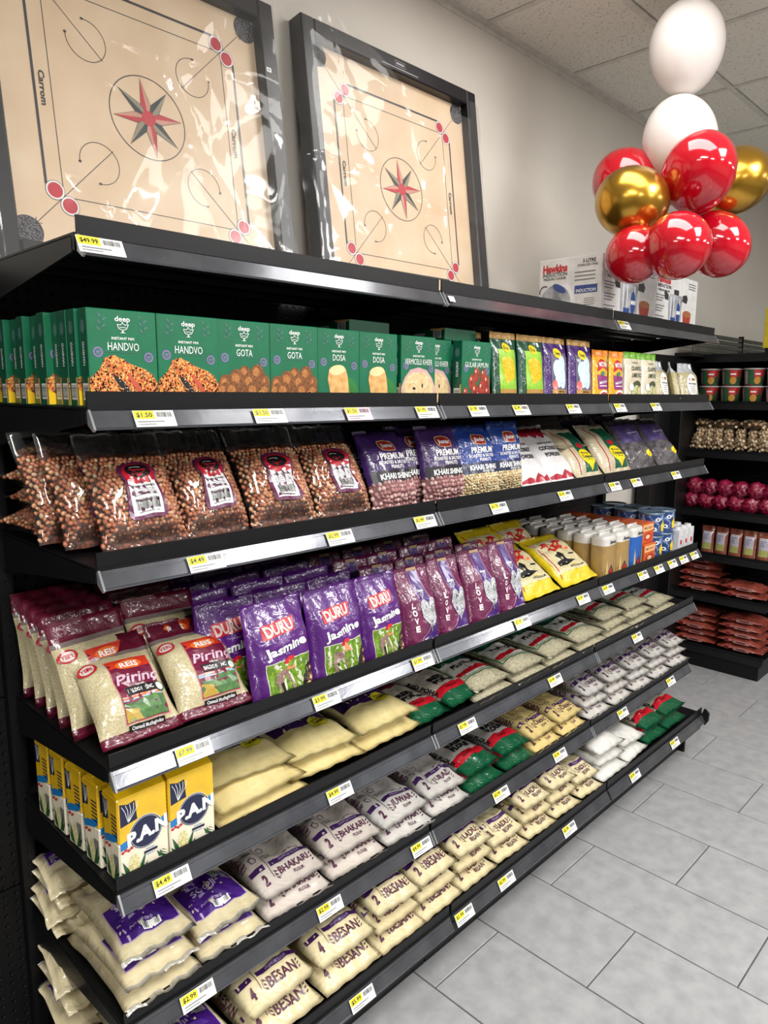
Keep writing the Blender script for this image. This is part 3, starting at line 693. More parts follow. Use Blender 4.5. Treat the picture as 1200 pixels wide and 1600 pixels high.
# salted peanuts
SHELLP = [M('salted_pink', (186, 140, 136), .7, c2=(160, 112, 110), scale=80), M('salted_pale', (204, 170, 164), .7), M('salted_mauve', (160, 112, 112), .7)]
SHELLB = [M('salted_beige', (206, 184, 140), .7, c2=(180, 152, 108), scale=80), M('salted_cream', (220, 204, 166), .7)]
def khari(blue):
    bg = Bag(.17, .215, .055, sb=.008, st=.018, seed=21+blue, a=3)
    top = P('royal_blue_foil', (24, 58, 140)) if blue else P('khari_purple_foil', (58, 28, 92))
    low = M('nut_bed_beige' if blue else 'nut_bed_pink', (140, 118, 84) if blue else (120, 78, 78), .7)
    band = K('navy_band', (24, 32, 70)) if blue else K('ink_band', (26, 18, 30))
    o = proto('salted_peanut_bag', bg.body('salted_peanut_bag', [(0, .3, low), (.3, 1, top)]), 'bag', 'blue salted peanut bags' if blue else 'purple salted peanut bags'); KIDS[o.name] = []
    nb = nuts(Bag(.168, .215, .056, sb=.008, st=.018, seed=21+blue, a=3), .012, .066, .0125 if not blue else .0085, SHELLB if blue else SHELLP, 4, 1.3 if not blue else 1.9)
    k = kid('peanuts', nb.mesh('peanuts'), o); k['kind'] = 'stuff'
    a = Art(bg.mp, .012)
    a.rect(-.078, .066, .078, .098, band, 1); a.text('KHARI SHING', .004, .084 if blue else .082, .0145, WHITE, 4, w=.125, bold=.035)
    if blue: a.text('WITHOUT HUSK', .02, .0715, .006, WHITE, 4, w=.06)
    a.text('PREMIUM', .01, .135, .017, WHITE, 4, w=.1, bold=.03); a.text('ROASTED & SALTED', .006, .118, .009, WHITE, 4, w=.115); a.text('PEANUTS', .016, .106, .009, WHITE, 4, w=.055)
    a.poly([(-.024, .152), (.006, .149), (.034, .15), (.04, .166), (.034, .18), (.01, .184), (-.018, .182), (-.028, .168)], K('gold_line', (206, 170, 120)), 1)
    a.poly([(-.021, .154), (.006, .151), (.031, .152), (.037, .166), (.031, .177), (.01, .181), (-.016, .179), (-.025, .168)], K('brick_red', (150, 36, 32)), 2)
    a.text('Jhandar', .006, .166, .012, WHITE, 4, w=.05, slant=.2)
    if blue: a.rect(.052, .16, .062, .17, K('mint_mark', (190, 230, 210)), 2)
    kid('printed_label', a.mesh('printed_label'), o); PB[o.name] = bg
    return o
KP, KB = khari(0), khari(1)
stand(KP, .66, .8, .07, z3, 'purple salted peanut bag mostly hidden in shadow beside the last clear bag', 26, 3)
stand(KP, .728, .898, .014, z3, 'purple KHARI SHING bag with pink peanuts, front left of the pair', 24, 2)
stand(KP, .86, 1.02, .06, z3, 'purple salted peanut bag tucked between the two front purple bags', 16, -6)
stand(KP, .93, 1.1, .02, z3, 'purple KHARI SHING bag with bright glare, beside the blue bags', 15, -3)
stand(KB, 1.08, 1.25, .01, z3, 'blue KHARI SHING bag reading WITHOUT HUSK, left one of the blue pair', 16, -2)
stand(KB, 1.235, 1.4, .03, z3, 'blue KHARI SHING bag reading WITHOUT HUSK, right and taller one of the pair', 8, 0, sz=1.02)
CRED = K('crimson_print', (172, 24, 48))
def a_coco(a, w, h, bg):
    a.poly([(-w*.46, .235), (-w*.46, .195), (-.055, .185), (-.045, .198), (-.02, .176), (0, .192), (.02, .172), (.04, .194), (.055, .182), (w*.46, .195), (w*.46, .235)], CRED, 1)
    a.poly([(-w*.46, .012), (w*.46, .012), (w*.46, .035), (.05, .024), (.02, .04), (0, .022), (-.03, .03), (-w*.46, .02)], CRED, 1)
    a.text('DESICCATED', 0, .15, .008, BLACK, 4, w=.08); a.text('COCONUT', 0, .128, .016, BLACK, 4, w=.1, bold=.03); a.text('POWDER', 0, .1, .016, BLACK, 4, w=.085, bold=.03)
CO = pouch('coconut_powder_bag', 'bag', 'white and red coconut powder bags', .17, .25, .045, [(0, 1, P('white_poly', (226, 222, 222)))], a_coco, seed=31, a=3)
stand(CO, 1.39, 1.56, .02, z3, 'white coconut powder bag with red jagged top, against the blue bag', 42)
stand(CO, 1.545, 1.735, .02, z3, 'white coconut powder bag with red jagged top, right one of the pair', 44)
COUS = P('couscous_grain', (206, 194, 168), c2=(176, 160, 128), scale=500)
def a_cous(a, w, h, bg):
    g = K('couscous_green', (14, 86, 60)); a.rect(-.01, .02, .062, .205, g, 1); a.ell(.026, .075, .042, .034, YLW, 2, 20); a.poly([(.0, .055), (.052, .055), (.026, .022)][::-1], YLW, 2)
    a.text('Moroccan', .026, .092, .008, g, 4, w=.05); a.text('Couscous', .026, .075, .014, g, 4, w=.066, slant=.2, bold=.03); a.ell(.026, .125, .018, .012, RED, 2); a.rect(-.045, .012, -.042, .21, RED, 2)
CS = pouch('couscous_bag', 'bag', 'clear couscous bags with a green band', .17, .225, .05, [(0, 1, COUS)], a_cous, seed=33)
stand(CS, 1.70, 1.90, .01, z3, 'couscous bag with green band and yellow sticker, left front one', 44)
stand(CS, 1.90, 2.13, .01, z3, 'couscous bag with green band and yellow sticker, right front one', 40)
for k in range(3): lie(CS, 1.55+.01*k, 1.78+.01*k, .2, z3, k, f'couscous bag lying behind the coconut powder, {["bottom", "middle", "top"][k]} of the stack', -90+[3, -4, 5][k], gap=.95)
def a_dark(a, w, h, bg):
    a.rect(-.07, .11, .07, .205, K('dusky_violet', (74, 58, 112)), 1); a.rect(-.03, .148, .03, .153, K('lilac_ink', (170, 160, 200)), 4)
    a.ell(.045, .055, .022, .014, YLW, 2)
DK = pouch('dark_snack_bag', 'bag', 'dark violet and silver snack bags', .17, .235, .055, [(0, 1, P('silver_clear', (110, 106, 110), rough=.22, c2=(58, 52, 54), scale=26))], a_dark, seed=35, wr=.005)
stand(DK, 2.12, 2.36, .014, z3, 'violet and silver snack bag beside the couscous, front left one', 36)
stand(DK, 2.36, 2.6, .012, z3, 'violet and silver snack bag at the far end of the third shelf', 38)
stand(DK, 1.95, 2.18, .14, z3, 'dark snack bag standing in shadow behind the couscous bags', 26)
stand(DK, 2.2, 2.42, .13, z3, 'dark snack bag behind the front two violet bags', 28, 4)

# ================================================================== FOURTH SHELF
z4 = BZ[3]
RICE = P('rice_grain', (206, 196, 160), c2=(172, 158, 118), scale=420, detail=2)
MRN = P('maroon_film', (98, 14, 42))
def a_reis(a, w, h, bg):
    a.rect(-.03, .03, .064, .165, K('pink_outline', (214, 120, 130)), 1); a.rect(-.0285, .0315, .0625, .1635, K('maroon_panel', (112, 18, 54)), 2)
    a.poly([(-.0285, .1635), (-.0285, .143), (.0, .146), (.03, .138), (.0625, .14), (.0625, .1635)], K('reis_orange', (206, 62, 30), c2=(180, 36, 30), scale=20), 3)
    a.ell(.016, .148, .03, .011, ORG, 4); a.text('REIS', .016, .148, .012, WHITE, 5, w=.04, bold=.03)
    a.text('Pirin\u00e7', .02, .117, .022, K('lilac_white', (214, 180, 200)), 5, w=.092, slant=.3)
    a.text('Imported', .02, .1005, .004, WHITE, 5, w=.02); a.rect(-.014, .079, .05, .098, BLACK, 4); a.text('BALDO P\u0130R\u0130N\u00c7', .018, .0885, .0085, WHITE, 5, w=.056, bold=.03)
    a.rect(-.0275, .07, .0615, .078, K('sky_blue', (150, 186, 206)), 3); a.rect(-.0275, .073, .0615, .079, ORG, 3)
    a.poly([(-.0275, .033), (.0615, .033), (.0615, .07), (.03, .074), (0, .064), (-.0275, .066)], K('field_green', (90, 132, 62), c2=(60, 100, 70), scale=70), 3)
    a.poly([(-.0275, .033), (.01, .033), (.0, .052), (-.0275, .058)], K('field_gold', (180, 150, 60)), 4)
    a.ell(.06, .086, .011, .012, K('seal_green', (30, 84, 60)), 4, 14); a.ell(.06, .086, .008, .009, K('seal_white', (220, 226, 220)), 5, 12)
    a.rect(-.026, .018, .05, .028, BLACK, 3); a.text('Osmanli Mutfagindan', .012, .023, .006, WHITE, 5, w=.066)
    a.ell(-.062, .162, .019, .013, K('badge_red', (186, 40, 46)), 2, 16, .2); a.ell(-.062, .162, .014, .009, K('badge_white', (226, 210, 206)), 3, 14, .2); a.text('YERLI', -.062, .162, .008, K('badge_red', (186, 40, 46)), 4, w=.026)
RB = [pouch('rice_bag', 'bag', 'maroon edged rice bags', .165, .235, .06, [(0, 1, RICE), (0, .07, MRN), (.76, .83, P('clear_grey_film', (130, 116, 112), rough=.2)), (.82, 1, MRN)], a_reis, seed=s, wr=.003, st=.04) for s in (41, 44)]
stand(RB[0], .012, .178, .005, z4, 'maroon edged BALDO rice bag with field picture, nearest front one', 47, 0)
stand(RB[1], .176, .345, .005, z4, 'maroon edged BALDO rice bag with field picture, beside the purple rice', 45, -2)
for k in range(5):
    stand(RB[k % 2], -.004+.002*k, .161+.002*k, .11+.07*k, z4, f'maroon edged rice bag, {ORD[k]} behind the nearest one in the left row', 22-3*k, [8, 4, 8, 5, 2][k])
for k in range(3):
    stand(RB[(k+1) % 2], .15+.01*k, .315+.01*k, .12+.095*k, z4+.01, f'maroon edged rice bag, {ORD[k]} one behind the second front rice bag', 24-4*k, [-4, 3, 6][k])
PUR = P('jasmine_purple', (84, 24, 116), c2=(76, 20, 106), scale=8)
def a_duru(a, w, h, bg):
    a.poly([(-.056, .132), (.034, .139), (.04, .17), (-.05, .162)], K('duru_red', (196, 26, 40)), 1); a.text('DURU', -.008, .151, .023, K('pale_pink', (236, 200, 196)), 4, w=.078, rot=5, bold=.045)
    a.text('Thai Jasmine Rice', .004, .127, .005, K('lilac_print', (160, 120, 190)), 4, w=.05, rot=4)
    a.text('Jasmine', .0, .108, .02, WHITE, 4, w=.118, rot=6, bold=.035); a.text('Rice', .0, .093, .006, K('lilac_print', (160, 120, 190)), 4, w=.014)
    a.rect(-.062, .004, .068, .08, K('white_edge', (210, 210, 190)), 1)
    gr = K('paddy_green', (116, 150, 28), c2=(70, 112, 20), scale=110); a.rect(-.06, .004, .066, .078, gr, 2)
    r = random.Random(2)
    for _ in range(60):
        x = r.uniform(-.058, .064); z = r.uniform(.006, .066); a.raw([(x-.0006, z), (x+.0006, z), (x+r.uniform(-.001, .001), z+.012)], [(0, 1, 2)], K('blade_green', (176, 200, 60)), 3)
    sk = K('straw_tan', (206, 130, 90)); cl = K('field_shirt', (150, 120, 110), c2=(110, 84, 80), scale=200)
    a.ell(.0, .078, .017, .006, RED, 4, 12, .25); a.poly([(-.012, .058), (.016, .056), (.006, .076), (-.002, .076)], sk, 5)
    a.poly([(-.046, .036), (-.034, .032), (-.014, .04), (-.004, .056), (-.02, .062), (-.038, .056)], cl, 4)
    a.poly([(-.044, .04), (-.036, .034), (-.03, .01), (-.038, .008)][::-1], cl, 4); a.poly([(-.034, .034), (-.026, .034), (-.02, .008), (-.027, .008)][::-1], BLACK, 4); a.poly([(-.012, .046), (-.006, .05), (.006, .016), (0, .014)][::-1], cl, 4)
    for x, z, q in ((.062, .02, .02), (.054, .01, .016), (.066, .042, .013)): a.ell(x-.004, z, q, q, BLACK, 4, 14); a.ell(x-.002, z, q*.55, q*.55, K('ornament_brown', (120, 70, 50)), 5, 12); a.ell(x-.002, z, q*.25, q*.25, CREAM, 6, 8)
JB = [pouch('jasmine_rice_bag', 'bag', 'purple jasmine rice bags', .17, .215, .075, [(0, 1, PUR)], a_duru, seed=s, stand=True, sb=0, a=3.5, et=.1, st=.012, wr=.004) for s in (51, 55)]
for i, (x0, x1, y, rz, le) in enumerate([(.345, .525, .006, 3, 10), (.52, .69, .006, 0, 9), (.688, .835, .01, -2, 9)]):
    stand(JB[i % 2], x0, x1, y, z4, ['purple jasmine rice bag with paddy picture, nearest front one', 'purple jasmine rice bag with paddy picture, middle front one', 'purple jasmine rice bag with paddy picture, beside the LOVE rice bags'][i], le, rz)
n = 0
for c, (x0, x1) in enumerate([(.28, .44), (.44, .6), (.6, .76)]):
    for r_ in range(4):
        stand(JB[(c+r_) % 2], x0-.005*r_, x1-.005*r_, .1+.083*r_, z4, f'dark purple rice bag, {ORD[r_]} one behind the {["nearest", "middle", "right"][c]} front jasmine bag', 7, random.uniform(-6, 6))
MAG = P('plum_paper', (108, 28, 74), c2=(96, 24, 66), scale=20, bump=.7)
def heart(cx, cz, w, h, n=30):
    p = []
    for i in range(n):
        t = 2*math.pi*i/n; x = 16*math.sin(t)**3; y = 13*math.cos(t)-5*math.cos(2*t)-2*math.cos(3*t)-math.cos(4*t)
        p.append((cx+x*w/32, cz+(y+3)*h/29))
    return p[::-1]
def a_love(a, w, h, bg):
    vi = K('royal_purple_band', (70, 32, 116)); ln = K('pink_line', (214, 160, 190))
    a.poly([(-.018, .2), (-.018, .15), (-.002, .09), (.014, .03), (-.02, .004), (.062, .004), (.062, .09), (.026, .13), (.022, .2)][::1], vi, 1)
    a.line([(-.019, .2), (-.019, .15), (-.004, .1)], .0015, ln, 2); a.line([(.023, .2), (.023, .15), (.04, .105)], .0015, ln, 2); a.arc(-.03, .055, .043, -70, 40, .0012, ln, 2)
    a.rect(-.018, .2, .022, .208, K('tan_seal', (190, 160, 120)), 2)
    a.text('deep', .004, .144, .009, WHITE, 4, w=.026); lamp_logo(a, .005, .13, .018, WHITE)
    hp = heart(.024, .07, .072, .096); a.poly(hp, K('heart_rice', (196, 200, 200), c2=(150, 152, 154), scale=380, bump=.8, bscale=300), 3)
    a.blobs(lambda x, z: inside((x, z), hp), 150, .0012, .0018, [K('rice_white', (226, 228, 226)), K('rice_grey', (150, 152, 156))], 4, (-.02, .02, .065, .13), 6, 4, 2)
    for i, c in enumerate('LOVE'): a.text(c, -.036, .108-.021*i, .015, K('pale_rose', (236, 214, 220)), 4, w=.014, bold=.06)
    a.text('EXTRA LONG GRAIN', .022, .0095, .0045, K('pale_rose', (236, 214, 220)), 4, w=.06)
LV = [pouch('love_rice_bag', 'bag', 'plum and purple LOVE rice bags', .145, .212, .065, [(0, 1, MAG)], a_love, seed=s, stand=True, sb=0, a=3.5, et=.11, st=.012, wr=.004, neck=.08) for s in (61, 64)]
for i, (x0, x1) in enumerate([(.835, .97), (.972, 1.108), (1.112, 1.258), (1.262, 1.4)]):
    stand(LV[i % 2], x0, x1, .004+.006*(i % 2), z4, ['plum LOVE rice bag with rice heart, beside the last jasmine bag', 'plum LOVE rice bag with rice heart, second from the left', 'plum LOVE rice bag with rice heart, third from the left', 'plum LOVE rice bag with rice heart, beside the yellow bags'][i], 13, -3, sz=1+.015*i)
for i in range(4):
    for r_ in range(3):
        stand(LV[(i+r_) % 2], .79+.135*i-.01*r_, .925+.135*i-.01*r_, .1+.1*r_, z4, f'plum rice bag, {ORD[r_]} behind the {ORD[i]} LOVE bag from the left', 10, random.uniform(-5, 5))
def a_yel(a, w, h, bg):
    a.rect(-.075, .045, .075, .2, K('ivory_grain', (216, 206, 168), c2=(190, 176, 130), scale=200), 1)
    for i, (x, z, q) in enumerate([(-.03, .17, .1), (.0, .155, -.3), (.03, .175, .4), (-.015, .145, .2), (.02, .15, -.2)]): a.poly([(x-.025, z-.006), (x, z-.012), (x+.026, z+.004), (x+.006, z+.014), (x-.018, z+.012)], K('scarlet_ink', (196, 40, 34)), 2)
    a.poly([(-.05, .07), (-.02, .066), (.03, .078), (.0, .09), (.004, .115), (-.014, .13), (-.036, .118), (-.024, .094), (-.05, .088)], BLACK, 3); a.ell(.04, .11, .016, .004, BLACK, 3); a.text('RICE FLOUR', .02, .056, .007, BLACK, 4, w=.07)
    a.rect(-.068, .03, -.065, .22, RED, 2); a.ell(.045, .14, .012, .006, ORG, 3)
YB = pouch('yellow_flour_bag', 'bag', 'yellow bags with red lettering', .18, .24, .06, [(0, 1, P('sunny_film', (224, 196, 30)))], a_yel, seed=71, wr=.004)
stand(YB, 1.4, 1.62, .0, z4, 'yellow edged bag with red lettering and black drawing, left front one', 56)
stand(YB, 1.63, 1.88, .0, z4, 'yellow edged bag with red lettering and black drawing, right front one', 56)
stand(YB, 1.42, 1.63, .16, z4, 'yellow edged bag in shadow behind the left front yellow bag', 40)
stand(YB, 1.62, 1.83, .17, z4, 'yellow edged bag in shadow behind the right front yellow bag', 40)
# round shouldered flour packs
def roundpack(name, w, d, h, bodym, topm, seed=0):
    b = MB(); n = 28
    def ring(z, s, k):
        r = []
        for i in range(n):
            a = 2*math.pi*i/n; c, q = math.cos(a), math.sin(a); e = .55
            r.append((math.copysign(abs(c)**e, c)*w/2*s+.0015*noise.noise(Vector((i*.9, z*60, seed))), math.copysign(abs(q)**e, q)*d/2*s+.002*noise.noise(Vector((i*.7, z*50, seed+4))), z))
        return r
    lv = [(0, .9, 0), (.004, .97, 0), (h*.4, 1, 0), (h*.74, .985, 0), (h*.76, .985, 1), (h*.9, .96, 1), (h*.97, .88, 1), (h*.985, .6, 1), (h*1.0, .42, 1)]
    rs = [ring(*x) for x in lv]
    for i, (p, q) in enumerate(zip(rs, rs[1:])): b.add(p+q, [[k, (k+1) % n, n+(k+1) % n, n+k] for k in range(n)], topm if lv[i][2] else bodym)
    b.add(rs[-1], [list(range(n))], topm); b.add(rs[0], [list(range(n))[::-1]], bodym); b.box(-w*.4, -.003, h*.97, w*.4, .003, h*1.03, topm, .001)
    return b.mesh(name, True)
WTOP = P('white_paper_top', (214, 210, 204), bump=.4); 
def agro(blue):
    w, d, h = .1, .07, .17
    o = proto('flour_pack', roundpack('flour_pack', w, d, h, P('blue_paper', (28, 92, 176), bump=.3) if blue else P('ochre_paper', (164, 132, 78), bump=.3), WTOP), 'pack', 'blue and white flour packs' if blue else 'ochre and white flour packs'); KIDS[o.name] = []
    a = Art(lambda x, z, L: Vector((x*.98, -d/2*(1-abs(2*x/w)**4)**.25*.985-.001-.0002*L, z)), .012)
    a.text('Agro', .006, .142, .014, BLACK, 3, w=.05, slant=.2, bold=.03); a.poly([(0, .01), (.018, .03), (0, .058), (-.018, .03)], K('drop_dark', (60, 34, 34)), 1); a.poly([(0, .016), (.012, .03), (0, .044), (-.012, .03)], RED, 2)
    for x in (-.03, .03): a.poly([(x-.008, .01), (x+.008, .01), (x+.004, .05), (x, .085), (x-.004, .05)], K('wheat_ear', (236, 226, 196) if blue else (206, 180, 110)), 1)
    kid('printed_label', a.mesh('printed_label'), o)
    return o
AG, AB = agro(0), agro(1)
for c, x in enumerate((1.935, 2.045)):
    for r_ in range(6):
        dup(AG, (x, .04+.074*r_, z4+.001), (0, 0, R(random.uniform(-4, 4))), (1, 1, 1), f'ochre flour pack with white top, {ORD[r_]} from the front in the {["left", "right"][c]} column')
for r_ in range(5):
    dup(AB, (2.16, .04+.074*r_, z4+.001), (0, 0, R(random.uniform(-4, 4))), (1.05, 1, 1.02), f'blue flour pack with white top, {ORD[r_]} from the front in its column')
OB = K('orange_carton', (206, 96, 40), c2=(190, 80, 32), scale=10)
b = MB(); b.box(-.052, -.045, 0, .052, .045, .082, OB, .001); OC = proto('orange_carton', b.mesh('orange_carton'), 'box', 'orange cartons beside the blue packs'); KIDS[OC.name] = []
a = Art(lambda x, z, L: Vector((x, -.0453-.0001*L, z))); a.rect(-.045, .05, .045, .076, K('peach', (238, 190, 130)), 1); a.text('MILK RUSK', 0, .063, .011, K('deep_red', (130, 26, 24)), 3, w=.07); a.ell(0, .025, .03, .016, RED, 1); a.ell(0, .025, .02, .009, CREAM, 2); kid('printed_label', a.mesh('printed_label'), OC)
for r_ in range(4):
    for k in range(2): dup(OC, (2.285, .06+.093*r_+(.012 if k else 0), z4+.001+.084*k), (0, 0, 0), (1, 1, 1), f'orange carton, {["lower", "upper"][k]} one, {ORD[r_]} from the front')
BC = K('can_blue', (26, 60, 120), c2=(150, 170, 200), scale=55, lo=.5, hi=.62); LID = M('grey_blue_lid', (110, 130, 150), .3, metal=.4)
b = MB(); b.lathe([(0, 0), (.05, 0), (.052, .003), (.052, .088)], BC, 28); b.lathe([(.052, .088), (.054, .09), (.054, .097), (.05, .098), (.049, .095), (0, .095)], LID, 28); BCN = proto('blue_tin', b.mesh('blue_tin', True), 'tin', 'blue flowered tins'); KIDS[BCN.name] = []
a = Art(lambda x, z, L: Vector((math.sin(x/.0525)*(.0525+.0002*L), -math.cos(x/.0525)*(.0525+.0002*L), z)), .01); a.poly([(-.01, .02), (.01, .02), (.014, .045), (0, .066), (-.014, .045)], YLW, 1)
for x, z in ((-.045, .03), (.03, .06), (-.03, .07), (.04, .02)): a.ell(x, z, .012, .008, WHITE, 1, 12); a.ell(x, z, .005, .004, K('petal_navy', (30, 40, 90)), 2, 8)
kid('printed_label', a.mesh('printed_label'), BCN)
for c in range(2):
    for r_ in range(3):
        for k in range(2):
            if c == 1 and k == 0 and r_ == 0: pass
            dup(BCN, (2.40+.108*c, .07+.11*r_, z4+.001+.098*k), (0, 0, 0), (1, 1, 1), f'blue flowered tin, {["lower", "upper"][k]}, {ORD[r_]} from the front in the {["left", "right"][c]} column')
WB = K('white_carton', (214, 214, 216)); b = MB(); b.box(-.024, -.02, 0, .024, .02, .1, WB, .001); b.cyl((0, 0, .1), .014, .012, WB, 14); WC = proto('white_carton', b.mesh('white_carton'), 'box', 'small white cartons'); KIDS[WC.name] = []
a = Art(lambda x, z, L: Vector((x, -.0203-.0001*L, z))); a.line([(-.013, .02), (.013, .02), (.013, .07), (-.013, .07), (-.013, .02)], .0015, GREYP, 1); a.rect(-.008, .035, .008, .055, RED, 1); kid('printed_label', a.mesh('printed_label'), WC)
for c in range(3):
    for r_ in range(2): dup(WC, (2.585+.056*c, .03+.045*r_, z4+.001), (0, 0, 0), (1, 1, 1), f'small white carton, {["front", "rear"][r_]} one, {ORD[c]} from the blue tins')

# ================================================================== FIFTH SHELF
z5 = BZ[4]
def pan_box():
    w, d, h = .102, .062, .19
    yl = P('corn_yellow', (232, 186, 14), bump=.25); cr = K('cream_pack', (232, 224, 200))
    b = MB(); b.box(-w/2, -d/2, 0, w/2, d/2, h*.45, cr, .003); b.box(-w/2, -d/2, h*.45, w/2, d/2, h-.012, yl, .003)
    b.prism([(-d/2+.003, h-.013), (d/2-.003, h-.013), (.006, h), (-.006, h)], -w/2+.002, w/2-.002, yl); b.box(-w/2+.004, -.012, h-.003, w/2-.004, .012, h+.002, yl, .001)
    o = proto('corn_flour_pack', b.mesh('corn_flour_pack'), 'pack', 'yellow and cream corn flour packs'); KIDS[o.name] = []
    navy = K('pan_navy', (10, 20, 62)); sky = K('pan_sky', (20, 120, 190)); green = K('husk_green', (30, 84, 44)); corn = K('corn_kernel', (226, 220, 170), c2=(196, 186, 120), vor=True, scale=260)
    for side, nm in ((0, 'front_print'), (1, 'side_print')):
        W2 = (w if side == 0 else d)/2-.003
        a = Art((lambda x, z, L: Vector((x, -d/2-.0003-.00012*L, z))) if side == 0 else (lambda x, z, L: Vector((-w/2-.0003-.00012*L, -x, z))))
        s = 1 if side == 0 else .62
        a.poly([(-W2, .072), (W2, .092), (W2, h-.016), (-W2, h-.016)], yl, 1)
        a.poly([(-W2, .072), (-.02*s, .078), (.02*s, .085), (W2, .095), (W2, .112), (.02*s, .1), (-.02*s, .094), (-W2, .087)], sky, 2)
        a.poly([(-.04*s-.006, .12), (-.012*s, .126), (-.015*s, .166), (-.03*s, .163), (-.043*s-.003, .168)], navy, 2)
        for k in range(5): a.line([(-.03*s, .125), (-.036*s+.006*s*k, .15), (-.042*s+.008*s*k, .162)], .001, WHITE, 3)
        if side == 0:
            a.ell(.004, .093, .0345, .0345, WHITE, 3, 30); a.ell(.004, .093, .0335, .0335, navy, 4, 30)
            a.ell(.004, .093, .0315, .0315, WHITE, 4.5, 30); a.ell(.004, .093, .0309, .0309, navy, 5, 30)
            a.text('P.A.N', .006, .094, .026, WHITE, 7, w=.084, rot=7, slant=.1, bold=.05)
            a.rect(-.002, .046, .026, .0515, navy, 3); a.rect(.002, .054, .02, .0555, sky, 3); a.rect(.002, .042, .02, .0433, sky, 3)
            a.poly([(-.008, .004), (W2, .006), (W2, .011), (-.004, .009)], YLW, 4)
            for k in range(3): a.poly([(W2, .02+.006*k), (W2-.02+.004*k, .028+.006*k), (W2-.024+.006*k, .042), (W2-.012, .03+.004*k)][::-1], green, 3)
        for k in range(4): a.ell(-W2+.004+.006*k, .068+.003*(k % 2), .0035, .003, RED, 3, 8); 
        cx = -.022 if side == 0 else 0
        a.ell(cx, .03, .0115, .026, corn, 4, 20)
        for q in (-1, 1):
            a.poly([(cx+q*.004, .004), (cx+q*.016, .01), (cx+q*.02, .03), (cx+q*.024, .05), (cx+q*.012, .03)][::q], green, 5); a.poly([(cx+q*.006, .004), (cx+q*.02, .008), (cx+q*.027, .03), (cx+q*.014, .018)][::q], green, 3)
        if side == 1:
            for k in range(6): a.rect(.006, .1+.008*k, W2, .103+.008*k, navy, 4)
            a.rect(.008, .02, W2-.002, .06, GREYP, 3)
        kid(nm, a.mesh(nm), o)
    return o
PAN = pan_box()
for i, (x, y, l) in enumerate([(.068, .034, 'yellow and cream corn flour pack, nearest front one'), (.174, .034, 'yellow and cream corn flour pack, right front one beside the semolina')]+[(.062-.002*k, .112+.078*k, f'yellow corn flour pack seen edge-on, {ORD[k]} behind the nearest one') for k in range(4)]+[(.172, .112+.078*k, f'yellow corn flour pack in shadow, {ORD[k]} behind the right front one') for k in range(2)]):
    dup(PAN, (x, y, z5+.001), (0, 0, R([0, -2, 3, 4, 2, 3, 0, 1][i])), (1, 1, 1), l)
SEM = P('semolina_cream', (222, 206, 150), c2=(210, 192, 132), scale=30, bump=.5, bscale=22)
def a_nat(a, w, h, bg):
    a.rect(-.09, .098, .09, .24, K('grape_label', (52, 26, 76)), 1); a.ell(.05, .1, .028, .028, K('sticker_yellow', (222, 210, 50)), 3, 22); a.text('NATURAL', .05, .109, .007, BLACK, 5, w=.034, bold=.03); a.text('FOOD', .05, .096, .01, BLACK, 5, w=.032, bold=.05)
SM = [pouch('semolina_bag', 'bag', 'cream semolina bags', .22, .3, .06, [(0, 1, SEM)], a_nat, seed=s, wr=.004, lump=.4) for s in (81, 86)]
for k in range(3): lie(SM[k % 2], .235+.004*k, .48-.005*k, [-.002, .0, .04][k], z5, k, f'cream semolina bag beside the corn flour, {["bottom", "middle", "top"][k]} of its stack', [0, 2, -2][k], 0, gap=.62, th=.85)
for k in range(2): lie(SM[1-k], .44+.005*k, .67-.01*k, [.012, .02][k], z5, k+.2, f'cream semolina bag with yellow sticker, {["lower", "upper"][k]} one of the middle stack', [-4, -2][k], 0, gap=.75, th=.95)
for k in range(2): lie(SM[k], .66+.005*k, .9-.01*k, [.012, .014][k], z5, k+.1, f'cream semolina bag with yellow sticker, {["lower", "upper"][k]} one of the right stack', [3, 0][k], 0, gap=.8, th=.95)
PWHITE = P('speckled_white', (196, 188, 176), c2=(160, 146, 128), scale=220, lo=.4, hi=.7)
def a_rg(t1, t2):
    def f(a, w, h, bg):
        a.rect(-w*.47, .05, w*.47, .078, K('bag_red', (186, 16, 34)), 1); a.text('PREMIUM', -.01, .063, .008, K('dim_red', (110, 8, 20)), 3, w=.05)
        a.text(t1, 0, .128, .019, BLACK, 4, w=.075, bold=.05, rot=0); a.text(t2, .006, .104, .019, BLACK, 4, w=.092, bold=.05); a.text('SINGLEVURR' if 0 else t1+' '+t2, -w*.445, .12, .011, BLACK, 4, w=.12, rot=-90, bold=.04)
        a.ell(0, .22, .05, .03, K('maroon_crest', (110, 20, 36)), 2, 20)
    return f
GB = P('bottle_green_film', (10, 84, 52), bump=.9)
RP = pouch('red_poha_bag', 'bag', 'speckled bags with red and green ends', .17, .28, .055, [(0, 1, PWHITE), (0, .2, GB)], a_rg('RED', 'POHA'), seed=91, wr=.003)
lie(RP, .885, 1.045, .02, z5, 0, 'speckled RED POHA bag with red and green end, left one'); lie(RP, 1.02, 1.19, .012, z5, .35, 'speckled poha bag with red and green end, right one behind the tag', 4)
POHA = P('flattened_rice', (196, 190, 166), c2=(150, 142, 112), vor=True, scale=230, lo=.2, hi=.8, bump=.8)
